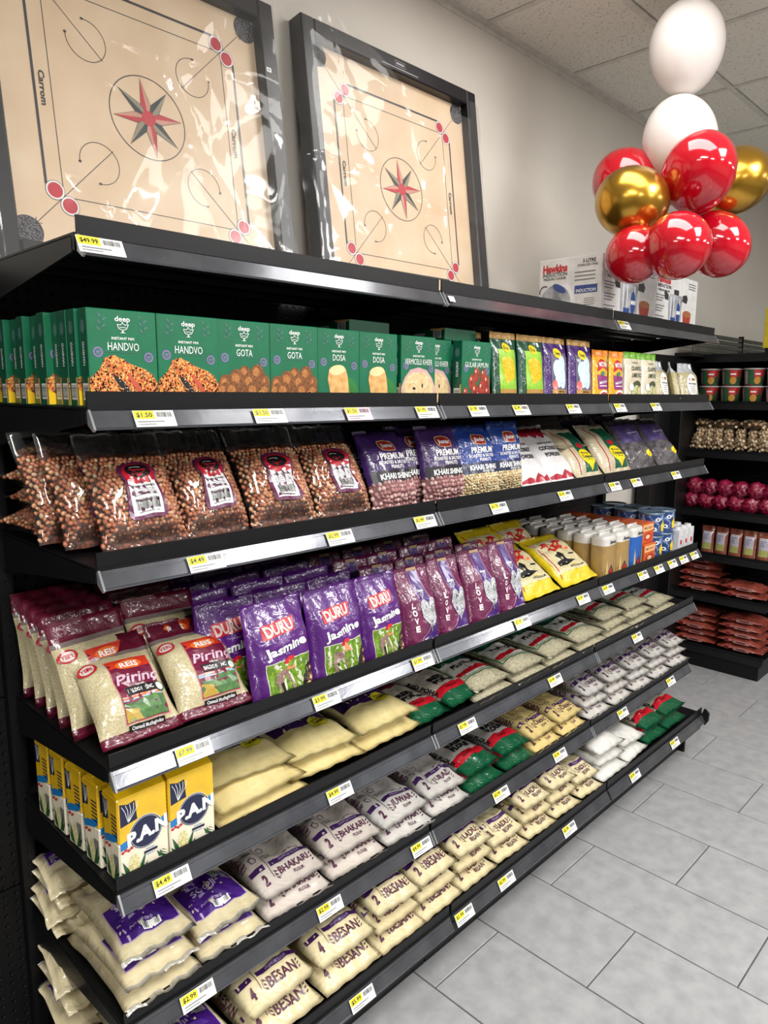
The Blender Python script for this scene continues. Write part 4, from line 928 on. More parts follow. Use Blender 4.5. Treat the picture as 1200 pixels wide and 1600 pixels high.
def a_poha(a, w, h, bg):
    g = K('poha_green', (14, 92, 58)); a.line([(-w*.44, .26), (-w*.44, .06), (w*.44, .06), (w*.44, .26)], .0035, g, 2); a.line([(-w*.4, .068), (w*.4, .068)], .002, g, 2)
    a.rect(-w*.4, .1, w*.4, .2, K('poha_white', (206, 204, 196)), 1); a.rect(-w*.4, .08, w*.4, .1, K('bag_red', (186, 16, 34)), 2); a.rect(-w*.3, .068, w*.3, .078, K('poha_white', (206, 204, 196)), 2)
    a.text('POHA THICK', .01, .135, .017, BLACK, 4, w=.115, bold=.05); a.rect(-w*.4, .165, w*.4, .25, K('forest_panel', (20, 54, 42)), 3); a.ell(.0, .2, .04, .028, g, 4)
    a.bars(w*.25, .07, w*.38, .076, BLACK, 4, 6)
PH = [pouch('poha_bag', 'bag', 'clear bags of thick flattened rice', .185, .3, .055, [(0, 1, POHA)], a_poha, seed=s, wr=.005, lump=.4) for s in (95, 98)]
for i, (x0, x1, n) in enumerate([(1.13, 1.33, 2), (1.335, 1.53, 2), (1.535, 1.73, 2), (1.74, 1.95, 2), (1.95, 2.15, 3), (2.15, 2.36, 3), (2.37, 2.58, 2)]):
    for k in range(n): lie(PH[(i+k) % 2], x0+.004*k, x1-.004*k, -.006+.016*k, z5, k-.1, f'clear flattened rice bag, {["bottom", "upper" if n == 2 else "middle", "top"][k]} in the {ORD[i]} stack from the left', random.uniform(-4, 4), 0, gap=.62, th=.9)

# ================================================================== SIXTH SHELF AND BASE
z6 = BZ[5]; zb = .216
SJ = P('sooji_cream', (216, 204, 168), c2=(202, 188, 150), scale=26, bump=.6, bscale=26)
VIO = K('sooji_violet', (62, 22, 116))
def a_sooji(a, w, h, bg):
    mp0 = a.mp; a.mp = lambda x, z, L: mp0(x*1.15, z*.95-.042, L)
    l = K('lavender_ink', (196, 180, 214)); a.rect(-.062, .088, .062, .198, K('lilac_edge', (180, 160, 196)), 1); a.rect(-.06, .09, .06, .196, VIO, 2)
    a.text('CROWN', -.03, .182, .007, l, 4, w=.03); a.arc(-.03, .172, .012, 200, 340, .0015, l, 4, rz=.005)
    a.text('SOOJI', -.012, .15, .017, l, 4, w=.055, bold=.02); a.text('SEMOLINA', -.012, .136, .006, l, 4, w=.035)
    a.text('NET WT. 2 LB (908 G)', -.015, .114, .005, l, 4, w=.055); a.rect(-.015, .093, .024, .109, WHITE, 4); a.bars(-.013, .095, .022, .107, BLACK, 5, 14)
    a.rect(.018, .15, .056, .192, K('fact_panel', (150, 150, 154)), 3)
    for k in range(5): a.rect(.02, .154+.008*k, .054, .1555+.008*k, BLACK, 4)
SO = [pouch('sooji_bag', 'bag', 'cream sooji bags with violet label', .175, .29, .062, [(0, 1, SJ), (0, .05, P('clear_seal', (176, 172, 160), rough=.2, bump=1))], a_sooji, seed=s, wr=.005, lump=.35, st=.03, sb=.02, crimp=.004) for s in (101, 105)]
for k in range(3): lie(SO[k % 2], .008+.003*k, .176-.001*k, [-.012, -.01, .006][k], z6, k, f'cream sooji bag with violet label, {["bottom", "middle", "top"][k]} of the nearest stack', [0, 2, -2][k], gap=.72)
for k in range(2): lie(SO[1-k], .178, .35-.003*k, [-.008, .004][k], z6, k, f'cream sooji bag with violet label, {["bottom", "top"][k]} of the second stack', [-2, 1][k], gap=.8)
for k in range(4): lie(SO[k % 2], -.005+.004*k, .165+.004*k, .46, z6, k*.86+.0, f'plain cream bag seen from behind, {["bottom", "second", "third", "top"][k]} of the stack in the back left corner', 176+[2, -4, 3, -3][k], 0, gap=.62, sz=.62)
PAP = {'cream': P('cream_paper_bag', (222, 208, 166), bump=.6, bscale=24), 'pale': P('pale_paper_bag', (208, 198, 188), bump=.6, bscale=24), 'white': P('white_paper_bag', (202, 198, 192), bump=.6, bscale=24), 'gold': P('gold_paper_bag', (220, 196, 130), bump=.6, bscale=24)}
PPL = K('stripe_purple', (60, 26, 84)); INK = K('plum_ink', (84, 36, 66))
def a_flour(word, word2, num, w):
    def f(a, W_, h, bg):
        L0 = -W_*.2
        a.line([(L0, .25), (L0, .04)], .0014, INK, 3)
        a.rect(L0+.006, .064, W_*.46, .076, PPL, 2); a.text('PREMIUM FLOUR', W_*.14, .07, .0062, K('stripe_ink', (150, 130, 170)), 4, w=.06)
        a.rect(-W_*.46, .064, L0-.01, .078, PPL, 2)
        a.text('NET WT. %s LB' % num, W_*.22, .084, .005, INK, 4, w=.045)
        a.text(word, W_*.12, .042 if not word2 else .047, .022 if not word2 else .017, INK, 4, w=min(.085, .0165*len(word)), bold=.02)
        if word2: a.text(word2, W_*.14, .028, .012 if word2 != 'FLOUR' else .008, INK, 4, w=.05 if word2 != 'FLOUR' else .03)
        for q in (-1, 1):
            cx = W_*.12+q*(min(.085, .0165*len(word))/2+.008)
            for k in range(3): a.ell(cx, .034+.008*k, .0045, .0016, INK, 4, 8, q*.7)
        a.text(num, -W_*.33, .042, .024, INK, 4, w=.012, bold=.05); a.arc(L0+.012, .042, .007, 0, 360, .001, INK, 4, n=10)
        for k in range(5):
            for q in (-1, 1):
                cx = L0+q*.016-(.006 if q < 0 else 0); cz = .1+.026*k
                a.line([(cx-.009, cz+.006), (cx-.004, cz-.005), (cx+.006, cz-.006), (cx+.008, cz+.002), (cx, cz+.009), (cx-.009, cz+.006)], .0018, PPL, 3)
        a.text(word, W_*.16, .165, .017, INK, 4, w=.07); a.rect(0, .151, W_*.4, .1525, INK, 3)
        a.text(word, -W_*.45, .13, .012, INK, 4, w=.07, rot=-90)
    return f
FL = {}
def flour(word, word2, num, col, w, h, t, seed):
    k = (word, seed)
    if k not in FL: FL[k] = pouch('flour_bag', 'bag', f'{col} {word.lower()} flour bags', w, h, t, [(0, 1, PAP[col])], a_flour(word, word2, num, w), seed=seed, wr=.005, lump=.35, eb=.085, sb=.002, et=.09, a=7, shr=.015, pw=.8)
    return FL[k]
def stack(mk, x0, x1, y, z, n, desc, gap=.8, dy=.018, top0=0, rzs=2.5):
    for k in range(n):
        nm = {1: ['single'], 2: ['bottom', 'top'], 3: ['bottom', 'middle', 'top'], 4: ['bottom', 'second', 'third', 'top']}[n][k]
        lie(mk(k), x0+.003*k, x1-.003*k, y+dy*k*.5+(dy*.4 if k % 2 else 0), z, k, f'{desc}, {nm} bag of its stack', random.uniform(-rzs, rzs), 0, gap=gap)
bh = lambda k: flour('BHAKARI', 'FLOUR', '2', 'pale', .185, .3, .058, 111+(k % 2))
jw = lambda k: flour('JUWAR', 'FLOUR', '2', 'white', .185, .3, .058, 115+(k % 2))
ur = lambda k: flour('URAD', 'FLOUR', '2', 'white', .185, .3, .058, 118+(k % 2))
b4 = lambda k: flour('BESAN', '', '4', 'cream', .19, .31, .066, 121+(k % 2))
b2 = lambda k: flour('BESAN', '', '2', 'cream', .18, .29, .055, 125+(k % 2))
lb = lambda k: flour('LADU', 'BESAN', '2', 'cream', .18, .29, .055, 128+(k % 2))
bg2 = lambda k: flour('CORN', 'FLOUR', '2', 'gold', .17, .29, .055, 131+(k % 2))
stack(bh, .35, .545, -.006, z6, 2, 'pale bhakari flour bag beside the sooji')
stack(bh, .548, .742, -.004, z6, 2, 'pale bhakari flour bag beside the juwar')
stack(jw, .74, .932, -.008, z6, 2, 'white juwar flour bag between bhakari and urad')
stack(ur, .93, 1.105, -.004, z6, 2, 'white urad flour bag beside the ragi flour')
RG = [pouch('ragi_flour_bag', 'bag', 'grey ragi flour bags with red and green ends', .18, .29, .062, [(0, 1, P('grey_white_poly', (186, 182, 176), bump=.5, bscale=20)), (0, .18, GB)], a_rg('RAGI', 'FLOUR'), seed=s, wr=.004, eb=.08, sb=.006) for s in (135, 137)]
stack(lambda k: RG[k % 2], 1.105, 1.285, -.004, z6, 2, 'grey RAGI FLOUR bag with red and green end, left pair', gap=.75)
stack(lambda k: RG[(k+1) % 2], 1.29, 1.46, -.004, z6, 2, 'grey RAGI FLOUR bag with red and green end, right pair', gap=.75)
stack(bg2, 1.465, 1.635, -.006, z6, 2, 'golden flour bag beside the ragi flour'); stack(bg2, 1.64, 1.81, -.006, z6, 2, 'golden flour bag beside the white urad row')
for i in range(5): stack(ur, 1.815+.185*i, 1.995+.185*i, -.01, z6, 3, f'white urad flour bag in the far row, {ORD[i]} stack', gap=.72)
# base deck
for k in range(2): lie(SO[k % 2], .045, .235, [-.075, -.07][k], zb, k, f'cream bag with violet label on the base deck, {["bottom", "top"][k]} of the nearest stack', 2, gap=.8)
for k in range(3): lie(SO[(k+1) % 2], -.01+.004*k, .15+.004*k, .44, zb, k, f'plain cream bag in the back left corner of the base deck, {["bottom", "middle", "top"][k]} one', 174+[0, 4, -3][k], 0, gap=.9, sz=.7)
stack(b4, .262, .455, -.075, zb, 2, 'large cream BESAN bag marked 4, nearest pair', gap=.9, dy=.024)
stack(b4, .46, .65, -.078, zb, 2, 'large cream BESAN bag marked 4, second pair', gap=.9, dy=.022)
stack(b2, .65, .82, -.078, zb, 3, 'cream BESAN bag marked 2, first stack', gap=.85)
stack(b2, .815, .985, -.076, zb, 3, 'cream BESAN bag marked 2, second stack', gap=.85)
for i, (x0, x1, n) in enumerate([(.985, 1.155, 3), (1.155, 1.325, 2), (1.325, 1.49, 3), (1.49, 1.655, 3), (1.66, 1.815, 2)]):
    stack(lb, x0, x1, -.076, zb, n, f'cream ladu besan flour bag, {ORD[i]} stack after the BESAN', gap=.85)
def a_sugar(a, w, h, bg):
    a.rect(-w*.36, .13, w*.3, .2, K('ink_violet', (40, 28, 88)), 2); a.rect(w*.02, .135, w*.2, .165, GREYP, 3); a.rect(-w*.28, .168, -w*.05, .173, K('lavender_ink', (196, 180, 214)), 4)
SG = [pouch('sugar_bag', 'bag', 'glossy white bags with violet label', .19, .3, .06, [(0, 1, P('frosted_white', (220, 218, 212), bump=.6, bscale=24))], a_sugar, seed=s, wr=.004) for s in (141, 143)]
stack(lambda k: SG[k % 2], 1.82, 2.02, -.076, zb, 3, 'glossy white bag with violet label, near stack')
stack(lambda k: SG[k % 2], 2.025, 2.215, -.07, zb, 2, 'glossy white bag with violet label, far stack')
MD = pouch('maida_bag', 'bag', 'cream bags with red and green ends', .19, .3, .07, [(0, 1, P('ivory_poly', (214, 206, 182), bump=.4, bscale=20)), (0, .18, GB)], a_rg('RICE', 'FLOUR'), seed=151, wr=.004, eb=.08, sb=.006)
for i, (x0, x1) in enumerate([(2.215, 2.4), (2.405, 2.6)]):
    for k in range(2): lie(MD, x0, x1, -.07+.01*k, zb, k, f'cream bag with red and green end, {["lower", "upper"][k]} one, {["left", "right"][i]} pair', 0, 0, gap=.8)

# ================================================================== PRICE TAGS
TAGW = K('tag_paper', (232, 232, 230), coat=0, rough=.6); TAGY = K('tag_yellow', (238, 222, 40), coat=0, rough=.6); TAGP = K('tag_pink_paper', (232, 196, 206), coat=0, rough=.6)
TAGS = {0: [(.037, '49.99', 'under the nearest carrom board'), (.94, '', 'tiny white tag at the first rail joint'), (1.876, '59.99', 'under the white cooker box')],
 1: [(.118, '1.50', 'under the two rice picture boxes'), (.37, '1.50', 'under the fritter ball boxes'), (.617, '1.50', 'under the rolled crepe boxes'), (.853, '1.99', 'under the left cream bowl box'), (1.064, '1.99', 'under the syrup ball box'), (1.27, '2.99', 'under the green kraft pouches'), (1.565, '2.99', 'under the purple kraft pouches'), (1.883, '1.79', 'under the yellow spice pouches'), (2.172, '2.49', 'under the cilantro lime pouches')],
 2: [(.212, '4.49', 'under the nearest peanut bag'), (.56, '2.99', 'under the third peanut bag'), (.853, '2.49', 'under the purple salted peanuts'), (1.175, '1.79', 'under the blue salted peanuts'), (1.54, '2.49', 'under the coconut powder'), (1.88, '3.49', 'just right of the second rail joint'), (2.048, '3.49', 'under the right couscous bag'), (2.405, '2.99', 'under the far violet snack bags')],
 3: [(.17, '7.99', 'under the nearest rice bags'), (.516, '3.99', 'under the jasmine rice'), (.853, '3.99', 'beside the first rail joint'), (1.32, '7.99', 'under the LOVE rice'), (1.695, '2.99', 'under the yellow bags'), (1.875, '2.99', 'just right of the second rail joint'), (2.16, '2.99', 'under the blue flour packs'), (2.306, '1.99', 'under the orange cartons'), (2.437, '1.99', 'under the blue tins'), (2.552, '1.99', 'second from the right end'), (2.668, '1.99', 'at the far right end')],
 4: [(.11, '4.49', 'under the corn flour packs'), (.556, '4.99', 'under the semolina'), (1.055, '1.99', 'under the red poha bags'), (1.533, '3.49', 'under the flattened rice'), (2.144, '3.49', 'near the right end')],
 5: [(.156, '2.99', 'under the sooji bags'), (.522, '2.99', 'under the bhakari flour'), (.86, '4.99', 'under the juwar flour'), (1.238, '2.99', 'under the ragi flour'), (1.589, '2.99', 'under the golden flour'), (2.06, '2.99', 'under the white urad row'), (2.513, '2.99', 'near the right end')],
 6: [(.556, '5.99', 'under the large BESAN bags'), (.96, '1.99', 'just right of the first rail joint'), (1.166, '2.99', 'under the ladu besan bags'), (1.537, '2.99', 'in the middle of the deck'), (2.03, '2.99', 'under the glossy white bags'), (2.404, '2.49', 'under the far red and green bags')]}
SHN = ['top', 'second', 'third', 'fourth', 'fifth', 'sixth', 'base']
tb = MB(); tb.box(-.039, -.0012, -.0165, .039, 0, .0155, TAGW); tbm = tb.mesh('price_tag')
tb = MB(); tb.box(-.039, -.0012, -.0165, .039, 0, .0155, TAGP); tbp = tb.mesh('price_tag')
tb = MB(); tb.box(-.011, -.0012, -.008, .011, 0, .008, TAGW); tbs = tb.mesh('price_tag')
pc = {}
for s_, L_ in TAGS.items():
    for i, (x, pr, wh) in enumerate(L_):
        o = newobj('price_tag', tbs if not pr else (tbp if (s_, i) == (1, 2) else tbm))
        o.location = (x, -.0205-(.08 if s_ == 6 else 0), (BZ+[zb])[s_]-.0205); o.rotation_euler = (R(-30), 0, 0)
        sh = 'base deck' if s_ == 6 else SHN[s_]+' shelf'
        tag(o, (f'yellow and white price tag on the {sh}, {wh}' if (s_, i) != (1, 2) else f'pink tinted price tag on the {sh}, {wh}') if pr else f'{wh} of the top shelf', 'price tag', 'price tags on the shelf rails')
        if pr:
            if pr not in pc:
                a = Art(lambda X, Z, L: Vector((X, -.0013-.0002*L, Z)))
                a.rect(-.038, -.001, .0, .015, TAGY, 1); a.text('$'+pr, -.019, .007, .009, BLACK, 3, w=.03); kk = a.mesh('yellow_patch')
                a = Art(lambda X, Z, L: Vector((X, -.0013-.0002*L, Z)))
                a.bars(.004, .002, .034, .012, BLACK, 2, 16); a.rect(-.034, -.0075, .016, -.0055, GREYP, 2); a.rect(-.034, -.0125, .0, -.011, GREYP, 2)
                pc[pr] = (kk, a.mesh('barcode_print'))
            newobj('yellow_patch', pc[pr][0], o); newobj('barcode_print', pc[pr][1], o)

# ================================================================== TOP SHELF: carrom boards, cooker boxes
z1 = BZ[0]
PLY = M('pale_plywood', (228, 204, 174), .45, c2=(218, 190, 156), scale=7, detail=6, coat=.2)
FRM = M('black_board_frame', (26, 26, 30), .35, c2=(20, 20, 24)); CR = K('coin_red', (196, 40, 58)); LNB = K('line_black', (50, 48, 56)); DGR = K('star_black', (40, 52, 50))
NET = M('pocket_net', (110, 108, 110), .7, c2=(40, 40, 44), vor=True, scale=260)
SHEET = film('board_wrap', body=.04, gl=.035, bscale=4.5, crease=.3, cscale=2.0, bdist=.012, gr=.1, dist=.8, fr=.22)
def carrom(S, seed, printed):
    t = empty('carrom_board'); f = .05; H = S/2
    b = MB()
    for (x0, x1, q0, q1) in ((-H, -H+f, 0, S), (H-f, H, 0, S), (-H+f, H-f, 0, f), (-H+f, H-f, S-f, S)): b.box(x0, -.045, q0, x1, .01, q1, FRM, .004)
    b.obj('frame', t)
    b = MB(); b.box(-H+f, -.012, f, H-f, .004, S-f, PLY); b.obj('playing_surface', t)
    a = Art(lambda x, z, L: Vector((x, -.0125-.0002*L, z+H))); k = S/.78
    def Q(x, z): return (x*k, z*k)
    for i in range(4):
        an = R(90*i); c, s = round(math.cos(an)), round(math.sin(an))
        rt = lambda x, z: ((x*c-z*s)*k, (x*s+z*c)*k)
        a.line([rt(-.205, -.262), rt(.205, -.262)], .006, LNB, 1); a.line([rt(-.205, -.226), rt(.205, -.226)], .0016, LNB, 1)
        for q in (-1, 1):
            x, z = rt(q*.215, -.244); a.ell(x, z, .0215, .0215, LNB, 1, 24); a.ell(x, z, .0203, .0203, WHITE, 2, 24); a.ell(x, z, .0165, .0165, CR, 3, 24)
        a.line([rt(.1, .1), rt(.292, .292)], .0015, LNB, 1); a.line([rt(.28, .292), rt(.292, .292), rt(.292, .28)], .0015, LNB, 1)
        cx, cz = rt(.135, .135); a.arc(cx, cz, .046*k, 45+90*i+35, 45+90*i+325, .0015, LNB, 1)
        for q in (40, 320):
            px, pz = cx+.046*k*math.cos(R(45+90*i+q)), cz+.046*k*math.sin(R(45+90*i+q)); a.ell(px, pz, .004, .003, LNB, 2, 6)
        x, z = rt(.313, .313); a.ell(x, z, .032, .032, NET, 1, 24); a.arc(x, z, .033, 0, 360, .002, LNB, 2)
        x, z = rt(0, -.244)
        if i in (1, 3): a.text('Carrom', x, z, .013, LNB, 3, w=.075, rot=-90, bold=.03)
        if i == 0: a.text('Made in India', x+.02, z-.035, .013, CR, 3, w=.12)
    a.arc(0, 0, .096*k, 0, 360, .0022, LNB, 1, n=48)
    for i in range(8):
        an = R(22.5*0+45*i+8); r1 = .09*k; m_ = CR if i % 2 == 0 else DGR
        ux, uz = math.cos(an), math.sin(an); nx, nz = -uz, ux
        a.poly([(0, 0), (ux*.03+nx*.013, uz*.03+nz*.013), (ux*r1, uz*r1)][::-1], m_, 2); a.poly([(0, 0), (ux*.03-nx*.013, uz*.03-nz*.013), (ux*r1, uz*r1)], K('star_pale', (206, 150, 130)) if i % 2 == 0 else K('star_grey', (150, 140, 120)), 2)
        a.line([(ux*.03+nx*.013, uz*.03+nz*.013), (ux*r1, uz*r1), (ux*.03-nx*.013, uz*.03-nz*.013)], .001, LNB, 3)
    a.ell(0, 0, .018*k, .018*k, CR, 4, 20)
    newobj('board_markings', a.mesh('board_markings'), t)
    a = Art(lambda x, z, L: Vector((x, -.0455-.0002*L, z)))
    if printed:
        g = K('frame_print', (170, 170, 175)); a.line([(-.02, S-.014), (.03, S-.014), (.03, S-.03), (-.02, S-.03), (-.02, S-.014)], .0012, g, 1); a.rect(-.014, S-.025, .024, S-.019, g, 1); a.rect(-.08, S-.039, .09, S-.036, g, 1)
    else: a.rect(H-.042, .6, H-.026, .612, WHITE, 1); a.rect(H-.038, .604, H-.03, .608, GREYP, 2)
    newobj('frame_print', a.mesh('frame_print'), t)
    # loose clear wrap
    n = 64; v = []; fc = []; rd = random.Random(seed); fold = [(rd.uniform(0, 3.14), rd.uniform(-.3, .3), rd.uniform(.006, .018)) for _ in range(9)]
    top = (lambda u: 1.03) if not printed else (lambda u: 1.03-.17*max(0, min(1, (u-.25)/.3))*(1 if u < .9 else .5))
    for j in range(n+1):
        for i in range(n+1):
            u, w_ = i/n, j/n; x = (u-.5)*(S+.05); z = -.0+w_*S*top(u)
            y = -.052-.006*abs(noise.noise(Vector((x*5, z*5, seed))))*3
            for an, of, am in fold:
                d = abs((x*math.cos(an)+(z-H)*math.sin(an))-of); y -= am*max(0, 1-d/.035)**2*(.5+.5*noise.noise(Vector((z*4, x*4, an*5))))
            e = max(0, abs(u-.5)*2-.93)/.07; y += .04*e; x += .012*noise.noise(Vector((z*9, seed, i*.1)))*e
            v.append((x, y, z))
    for j in range(n):
        for i in range(n):
            q = j*(n+1)+i; fc.append([q, q+1, q+n+2, q+n+1])
    newobj('clear_wrap', mesh('clear_wrap', v, fc, [SHEET], None, True), t)
    return t
t = carrom(.789, 3, False); t.location = (.416, .462, z1+.003); t.rotation_euler = (R(-8.1), 0, 0)
tag(t, 'pale wooden carrom board with black frame in clear wrap, nearest one on the top shelf', 'board game', 'carrom boards on the top shelf')
t = carrom(.811, 8, True); t.location = (1.322, .474, z1+.004); t.rotation_euler = (R(-7.2), R(-.4), 0)
tag(t, 'carrom board with slipping clear wrap baring its top frame, right of the nearest board', 'board game', 'carrom boards on the top shelf')

STEEL = K('steel_print', (190, 192, 196), c2=(120, 122, 126), scale=20); BKP = K('cooker_black', (40, 40, 44)); BLU = K('cooker_blue', (28, 66, 140)); HRED = K('cooker_red', (200, 30, 44))
def cooker_box():
    w, d, h = .45, .25, .222; cw = K('white_carton_board', (226, 224, 222), coat=.2)
    b = MB(); b.box(-w/2, 0, 0, w/2, d, h, cw, .0015); o = proto('cooker_box', b.mesh('cooker_box'), 'box', 'white pressure cooker boxes'); KIDS[o.name] = []
    a = Art(lambda x, z, L: Vector((x, -.0003-.0002*L, z)))
    a.text('Hawkins', -.135, .197, .03, HRED, 3, w=.13, bold=.05); a.text('INDUCTION', -.13, .169, .014, BKP, 3, w=.13); a.text('PRESSURE COOKER', -.13, .152, .008, BKP, 3, w=.11)
    for i, z in enumerate((.13, .12, .11, .09, .08, .07, .05, .04, .03)): a.rect(-.205, z, -.12-.012*(i % 3), z+.004, GREYP, 2)
    a.poly([(-.075, .005), (.055, .005), (.06, .13), (.05, .145), (-.07, .145), (-.08, .13)], STEEL, 2)
    for x in (-.06, -.03, .03): a.rect(x, .01, x+.007, .135, K('steel_lit', (236, 238, 240)), 3)
    a.rect(-.055, .03, -.005, .055, BLU, 4); a.ell(.022, .075, .02, .042, BLU, 4, 20); a.rect(.004, .07, .04, .084, WHITE, 5)
    a.poly([(-.085, .14), (-.12, .155), (-.13, .148), (-.12, .12), (-.085, .118)], BKP, 3); a.poly([(.062, .125), (.11, .12), (.12, .14), (.105, .155), (.062, .148)], BKP, 3); a.rect(-.03, .145, .02, .165, BKP, 3)
    a.poly([(.075, .075), (.165, .075), (.155, .03), (.14, .008), (.1, .008), (.085, .03)][::-1], K('curry_red', (170, 52, 26)), 3); a.ell(.12, .078, .045, .014, K('curry_bits', (196, 120, 60), c2=(120, 70, 40), scale=160), 4, 20)
    for z in (.2, .19, .18): a.rect(.12, z, .2, z+.004, GREYP, 2)
    kid('front_print', a.mesh('front_print'), o)
    a = Art(lambda x, z, L: Vector((-w/2-.0003-.0002*L, -x+d/2, z)))
    a.text('Hawkins', -.06, .19, .026, HRED, 3, w=.1, bold=.05); a.text('INDUCTION', -.06, .168, .013, BKP, 3, w=.1); a.text('PRESSURE COOKER', -.06, .154, .008, BKP, 3, w=.092)
    a.text('5 LITRE', .075, .204, .012, BKP, 3, w=.05, bold=.03); a.text('STAINLESS STEEL', .07, .19, .007, BKP, 3, w=.08)
    for z in (.165, .152, .139): a.rect(.02, z, .1, z+.004, GREYP, 2)
    a.rect(.022, .095, .11, .122, BLU, 3); a.text('INDUCTION', .066, .104, .011, WHITE, 4, w=.076)
    a.ell(-.055, .07, .062, .062, STEEL, 3, 28); a.poly([(-.06, .13), (.0, .13), (.03, .06), (.01, .03), (-.04, .01)][::-1], K('steel_lit', (236, 238, 240)), 2); a.ell(-.04, .118, .03, .012, BLU, 4, 16, -.5); a.poly([(.01, .04), (.07, .015), (.075, .005), (.0, .02)], BKP, 4); a.arc(-.1, .11, .02, 60, 200, .004, BKP, 3)
    for z in (.075, .068, .061, .054): a.rect(.06, z, .1, z+.002, GREYP, 2)
    kid('side_print', a.mesh('side_print'), o)
    return o
CK = cooker_box()
dup(CK, (2.06, .055, z1+.001), (0, 0, 0), (.97, 1, 1), 'white cooker box with steel pot picture, its grey left side facing the camera')
dup(CK, (2.50, .07, z1+.001), (0, 0, R(1)), (.97, 1, 1), 'white cooker box with steel pot picture, right one under the balloons')

# ================================================================== BALLOONS
RB_ = M('red_latex', (190, 6, 32), .12, c2=(176, 4, 28), scale=5, coat=1, coatr=.04); WB_ = M('white_latex', (226, 220, 216), .3, c2=(220, 212, 208), scale=5, coat=.6, coatr=.1); GB_ = M('gold_chrome_latex', (196, 152, 52), .24, c2=(184, 138, 40), scale=5, metal=.9, coat=.4, coatr=.15)
for m_ in (RB_, WB_):
    m_.node_tree.nodes['Principled BSDF'].inputs['Subsurface Weight'].default_value = .25; m_.node_tree.nodes['Principled BSDF'].inputs['Subsurface Radius'].default_value = (.05, .03, .03)
def balloon(c, kn, r, el, mat, label):
    c = Vector(c); kn = Vector(kn); ax = (c-kn).normalized()
    b = MB(); b.sm = True; n = 40; prof = []
    for j in range(n+1):
        t = math.pi*j/n; z = -math.cos(t); rr = math.sin(t)
        if z < 0: rr *= (1-.10*z*z); z *= 1.10
        prof.append((max(.0005, rr*r), z*r*el))
    b.lathe(prof, mat, 40); o = b.obj('balloon', None, True, True)
    o.location = c; o.rotation_mode = 'QUATERNION'; o.rotation_quaternion = Vector((0, 0, 1)).rotation_difference(ax)
    k = MB(); z0 = -r*el*1.1; k.lathe([(.004, z0+.002), (.007, z0-.004), (.004, z0-.009), (.009, z0-.018), (.010, z0-.019)], mat, 14); k.obj('knot', o, True, True)
    return tag(o, label, 'balloon', 'balloons hanging over the cooker boxes')
KN = (2.13, -.11, 2.30)
balloon((2.117, -.066, 2.838), (2.105, -.08, 2.66), .122, 1.2, WB_, 'white balloon at the very top of the cluster, touching the ceiling')
balloon((2.115, -.065, 2.535), (2.12, -.1, 2.36), .123, 1.22, WB_, 'white balloon tied below the top one, half behind a red balloon')
balloon((2.07, .10, 2.42), KN, .116, 1.08, RB_, 'red balloon peeking out behind the left gold one')
balloon((1.89, -.013, 2.303), KN, .113, 1.1, GB_, 'gold balloon at the left front of the cluster')
balloon((2.04, -.17, 2.397), KN, .118, 1.12, RB_, 'large red balloon in front of the lower white one')
balloon((2.30, -.20, 2.417), KN, .112, 1.12, GB_, 'gold balloon at the right, behind the large red one')
balloon((1.845, -.055, 2.122), KN, .092, 1.08, RB_, 'red balloon at the lower left beneath the gold one')
balloon((1.862, -.191, 2.135), KN, .104, 1.06, RB_, 'red balloon at the bottom front of the cluster')
balloon((2.2, -.19, 2.186), KN, .105, 1.1, RB_, 'red balloon at the lower right of the cluster')

# ================================================================== FAR UNIT GOODS (front faces -x; local x runs towards -y)
def farp(o, y, z, dx=.03, lean=0, label='', sc=(1, 1, 1), rz=0, roll=0):
    return dup(o, (FX+dx, y, z), (R(-lean), R(roll), R(-90+rz)), sc, label)
CUPR = K('cup_band', (150, 40, 40), c2=(46, 90, 60), scale=22, lo=.48, hi=.52); CUPW = K('cup_rim', (190, 184, 180))
b = MB(); b.lathe([(0, 0), (.044, 0), (.052, .085)], CUPR, 26); b.lathe([(.052, .085), (.056, .087), (.056, .093), (0, .094)], CUPW, 26); CUP = proto('noodle_cup', b.mesh('noodle_cup', True), 'cup', 'red and green cups on the far unit'); KIDS[CUP.name] = []
a = Art(lambda x, z, L: Vector((math.sin(x/.049)*(.0445+.09*z+.0004*L), -math.cos(x/.049)*(.0445+.09*z+.0004*L), z)), .012)
a.rect(-.05, .01, -.025, .078, K('cup_grey', (170, 150, 150)), 1); a.rect(-.022, .008, .004, .08, K('cup_green', (40, 96, 62)), 1); a.rect(.006, .045, .045, .08, K('cup_red', (190, 40, 44)), 1); a.ell(.026, .028, .018, .02, K('cup_gold', (200, 140, 50)), 1); a.rect(.012, .058, .038, .066, WHITE, 3)
kid('printed_label', a.mesh('printed_label'), CUP)
for c in range(5):
    for k in range(2): farp(CUP, .452-.122*c, FZ[1]+.001+.1*k, .06, 0, f'red and green cup, {["lower", "upper"][k]} row, {ORD[c]} from the left on the far unit', (1.06, 1.06, 1.05), rz=random.uniform(-12, 12))
CASH = [M('cashew_tan', (206, 174, 134), .5, c2=(176, 140, 100), scale=60), M('cashew_light', (226, 202, 164), .5)]
def filled(name, cat, grp, w, h, t, size, mats, core, seed, asp=1.5):
    bg = Bag(w, h, t, sb=.01, st=.03, seed=seed, a=2.2, lump=.3); o = proto(name, bg.body(name, [(0, 1, core)], 12, 14), cat, grp); KIDS[o.name] = []
    k = kid('filling', nuts(bg, .01, h-.035, size, mats, seed, asp).mesh('filling'), o); k['kind'] = 'stuff'
    fb = Bag(w*1.03, h*1.02, t*1.25, sb=.004, st=.03, seed=seed, a=2.4, lump=.3, wr=.004); kid('clear_film', fb.body('clear_film', [(0, 1, FILM)], 14, 18), o); PB[o.name] = fb
    return o
